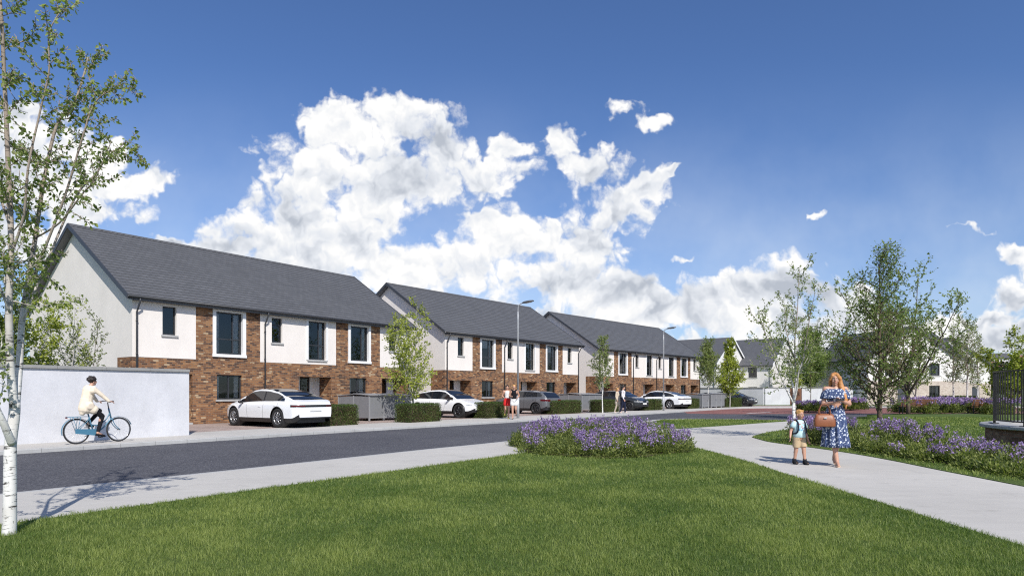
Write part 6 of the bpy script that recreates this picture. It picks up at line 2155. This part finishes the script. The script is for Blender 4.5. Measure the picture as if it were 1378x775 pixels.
# ------------------------------------------------------------------ bicycle and rider (x is the riding direction)
ra_, rb_ = Vector((*G(106, 597.2), 0)), Vector((*G(157, 593.9), 0))
hd = (rb_ - ra_).normalized()
WBk = 1.10
bl = (ra_ + rb_) / 2
rz = math.atan2(hd.y, hd.x)
BK = empty('bicycle', bl, rz, 'light blue step-through city bicycle ridden along the far footpath', 'bicycle')
blue = simple('blue_bicycle_paint', (.07, .20, .30), .3, coat=.3)
wr_ = .34; xr_, xf_ = -WBk / 2, WBk / 2
for xw in (xr_, xf_):
    t_ = MB(); t_.tube([(xw + wr_ * math.cos(2 * PI * i / 40), 0, wr_ + (wr_ - .02) * math.sin(2 * PI * i / 40) * 1.0) if 0 else (xw + (wr_ - .019) * math.cos(2 * PI * i / 40), 0, wr_ + (wr_ - .019) * math.sin(2 * PI * i / 40)) for i in range(40)], .019, 8, closed=True)
    w_o = t_.build('wheel', M['tyre'], BK)
    t_ = MB(); t_.tube([(xw + (wr_ - .042) * math.cos(2 * PI * i / 40), 0, wr_ + (wr_ - .042) * math.sin(2 * PI * i / 40)) for i in range(40)], .010, 6, closed=True); t_.build('rim', M['rim'], w_o)
    t_ = MB()
    for i in range(20):
        a = 2 * PI * i / 20
        t_.tube([(xw + .02 * math.cos(a + .5), .02 * (-1) ** i, wr_ + .02 * math.sin(a + .5)), (xw + (wr_ - .045) * math.cos(a), 0, wr_ + (wr_ - .045) * math.sin(a))], .0016, 3, cap=False)
    t_.tube([(xw, -.045, wr_), (xw, .045, wr_)], .022, 8); t_.build('spokes', M['rim'], w_o)
    mg = MB(); a0, a1 = (R(25), R(195)) if xw == xr_ else (R(20), R(150))
    mg.loft([[(xw + (wr_ + .025) * math.cos(a), yy, wr_ + (wr_ + .025 - abs(yy) * .3) * math.sin(a)) for yy in (-.032, -.02, 0, .02, .032)] for a in [lerp(a0, a1, i / 16) for i in range(17)]], closed=False)
    mg.build('mudguard', blue, BK)
bb = (-.12, 0, .29); st_top = (-.27, 0, .82); hs_lo = (.34, 0, .66); hs_hi = (.29, 0, .86)
f_ = MB()
f_.tube([bb, (-.20, 0, .56), st_top], .019, 10)
f_.tube(smooth_pts([bb, (.05, 0, .34), (.22, 0, .50), hs_lo], 4), .021, 10)
f_.tube(smooth_pts([(-.19, 0, .50), (.0, 0, .48), (.20, 0, .62), (.31, 0, .80)], 4), .016, 8)
f_.tube([hs_lo, hs_hi, (.275, 0, .93)], .022, 10)
for yy in (-.055, .055):
    f_.tube([bb, (xr_, yy, wr_)], .010, 6); f_.tube([(-.225, yy * .4, .66), (xr_, yy, wr_)], .009, 6)
    f_.tube(smooth_pts([(.345, yy * .9, .66), (.39, yy, .52), (.46, yy, .42), (xf_, yy, wr_)], 3), .012, 8)
f_.build('frame', blue, BK)
cc = MB(); cc.loft([[(xr_ - .06, y_, wr_ - .06), (xr_ - .06, y_, wr_ + .06), (bb[0] + .05, y_, bb[2] + .09), (bb[0] + .10, y_, bb[2]), (bb[0] + .05, y_, bb[2] - .09)] for y_ in (-.075, -.05)], sm=False, cap0=True, cap1=True); cc.build('chain_case', blue, BK)
sd_ = MB(); sd_.ellipsoid((-.31, 0, .925), (.135, .085, .035), 14); sd_.tube([st_top, (-.29, 0, .91)], .013, 8); sd_.build('saddle', M['car_trim'], BK)
hb = MB(); hb.tube([(.275, 0, .93), (.25, 0, 1.08), (.27, 0, 1.10)], .014, 8)
for s_ in (-1, 1): hb.tube(smooth_pts([(.27, 0, 1.10), (.30, s_ * .15, 1.13), (.24, s_ * .28, 1.12), (.12, s_ * .31, 1.10)], 4), .012, 8)
hb.build('handlebar', M['car_trim'], BK)
rk_ = MB()
for yy in (-.07, 0, .07): rk_.tube([(-.30, yy, .72), (-.78, yy, .72)], .007, 6)
for xx in (-.36, -.5, -.64, -.76): rk_.tube([(xx, -.07, .72), (xx, .07, .72)], .006, 6)
for s_ in (-1, 1): rk_.tube([(xr_, s_ * .06, wr_), (-.48, s_ * .07, .72)], .007, 6); rk_.tube([(xr_, s_ * .06, wr_), (-.68, s_ * .07, .72)], .007, 6)
rk_.build('luggage_rack', blue, BK)
rl = MB(); rl.cbox((-.80, 0, .70), (.02, .08, .04), bev=.004); rl.build('rear_light', M['lamp_red'], BK)
for s_, dx, dz in ((-1, .10, -.13), (1, -.10, .13)):
    pd_ = MB(); pd_.tube([(bb[0], s_ * .06, bb[2]), (bb[0] + dx, s_ * .09, bb[2] + dz)], .009, 6); pd_.cbox((bb[0] + dx, s_ * .14, bb[2] + dz), (.09, .08, .022), bev=.004); pd_.build('pedal', M['car_trim'], BK)
kl = MB(); kl.tube([(bb[0] - .05, .06, bb[2] - .02), (bb[0] - .16, .15, .17)], .008, 6); kl.build('kickstand', M['dark_metal'], BK)
# rider: body axes as usual (faces -y), turned to face the riding direction
RD_rz = rz + PI / 2
# local of rider: -y is forward: x_bike = -y ; y_bike = x
Jr = dict(pelvis=(0, .31, 1.03), waist=(0, .29, 1.17), chest=(0, .24, 1.36), neck=(0, .20, 1.52), head=(0, .14, 1.66), hipL=(.085, .29, 1.0), hipR=(-.085, .29, 1.0),
          shL=(.165, .21, 1.46), shR=(-.165, .21, 1.46), elL=(.23, .02, 1.28), elR=(-.23, .02, 1.28), wrL=(.285, -.12, 1.13), wrR=(-.285, -.12, 1.13),
          knL=(.10, -.09, .86), knR=(-.10, -.05, .72), anL=(.12, .20, .52), anR=(-.12, .08, .27), toL=(.12, .07, .44), toR=(-.12, -.10, .185))
RD, J, Mx, k = person('cyclist in a long cream jacket and black leggings with short dark curly hair', (bl.x, bl.y), RD_rz, 1.70, Jr, voxel=.010,
                      hands=dict(L=dict(d=(.1, -.9, -.1), n=(0, -.2, -1), curl=1.1, side=-1), R=dict(d=(-.1, -.9, -.1), n=(0, -.2, -1), curl=1.1)))
cream = cloth('cream_jacket', (.76, .66, .52))
tube_cloth('jacket', [(J['chest'] + Vector((0, .0, .07)), J['waist'], .150, .145), (J['chest'] + Vector((.06, -.01, .03)), J['shL'] + Vector((0, 0, -.06)), .11, .085), (J['chest'] + Vector((-.06, -.01, .03)), J['shR'] + Vector((0, 0, -.06)), .11, .085), (J['waist'], J['pelvis'] + Vector((0, .03, -.10)), .150, .165), (J['pelvis'] + Vector((0, .08, -.08)), J['pelvis'] + Vector((0, .10, -.22)), .11, .07), (J['pelvis'] + Vector((0, .0, -.05)), J['hipL'].lerp(J['knL'], .36), .135, .128), (J['pelvis'] + Vector((0, .0, -.05)), J['hipR'].lerp(J['knR'], .36), .135, .128), (J['hipL'], J['hipR'], .14, .14),
                      (J['shL'], J['shR'], .078, .078), (J['shL'], J['elL'], .070, .056), (J['elL'], J['wrL'], .054, .044), (J['shR'], J['elR'], .070, .056), (J['elR'], J['wrR'], .054, .044)], cream, RD, .012)
tube_cloth('leggings', [(J['hipL'], J['knL'], .098, .066), (J['knL'], J['anL'].lerp(J['knL'], .12), .062, .046), (J['hipR'], J['knR'], .098, .066), (J['knR'], J['anR'].lerp(J['knR'], .12), .062, .046)], black_c, RD, .012)
for s_ in 'LR':
    c = MB(); an, to = J['an' + s_], J['to' + s_]
    d_ = (to - an); c.tube([an + Vector((0, .05, -.045)), an + Vector((0, .0, -.04)), an.lerp(to, .55) + Vector((0, 0, -.012)), to + Vector((0, 0, .0)), to + Vector((0, -.03, 0))], [.022, .036, .036, .030, .012], 12); c.build('shoe', black_c, RD)
hh = MB(); r_ = random.Random(4)
hh.ellipsoid((0, .03, .045), (.098, .108, .095), 16, M=Mx)
for i in range(60):
    a, b = r_.uniform(0, 2 * PI), r_.uniform(-.15, 1)
    q = Vector((math.cos(a) * .098 * math.sqrt(1 - b * b * .8), .03 + math.sin(a) * .105 * math.sqrt(1 - b * b * .8), .045 + .088 * b))
    if q.y < -.06 and q.z < .06: continue
    hh.ellipsoid(tuple(q), (.022, .022, .022), 6, M=Mx)
remesh(hh, .009, 'hair', 'hair_dark', RD, 1)
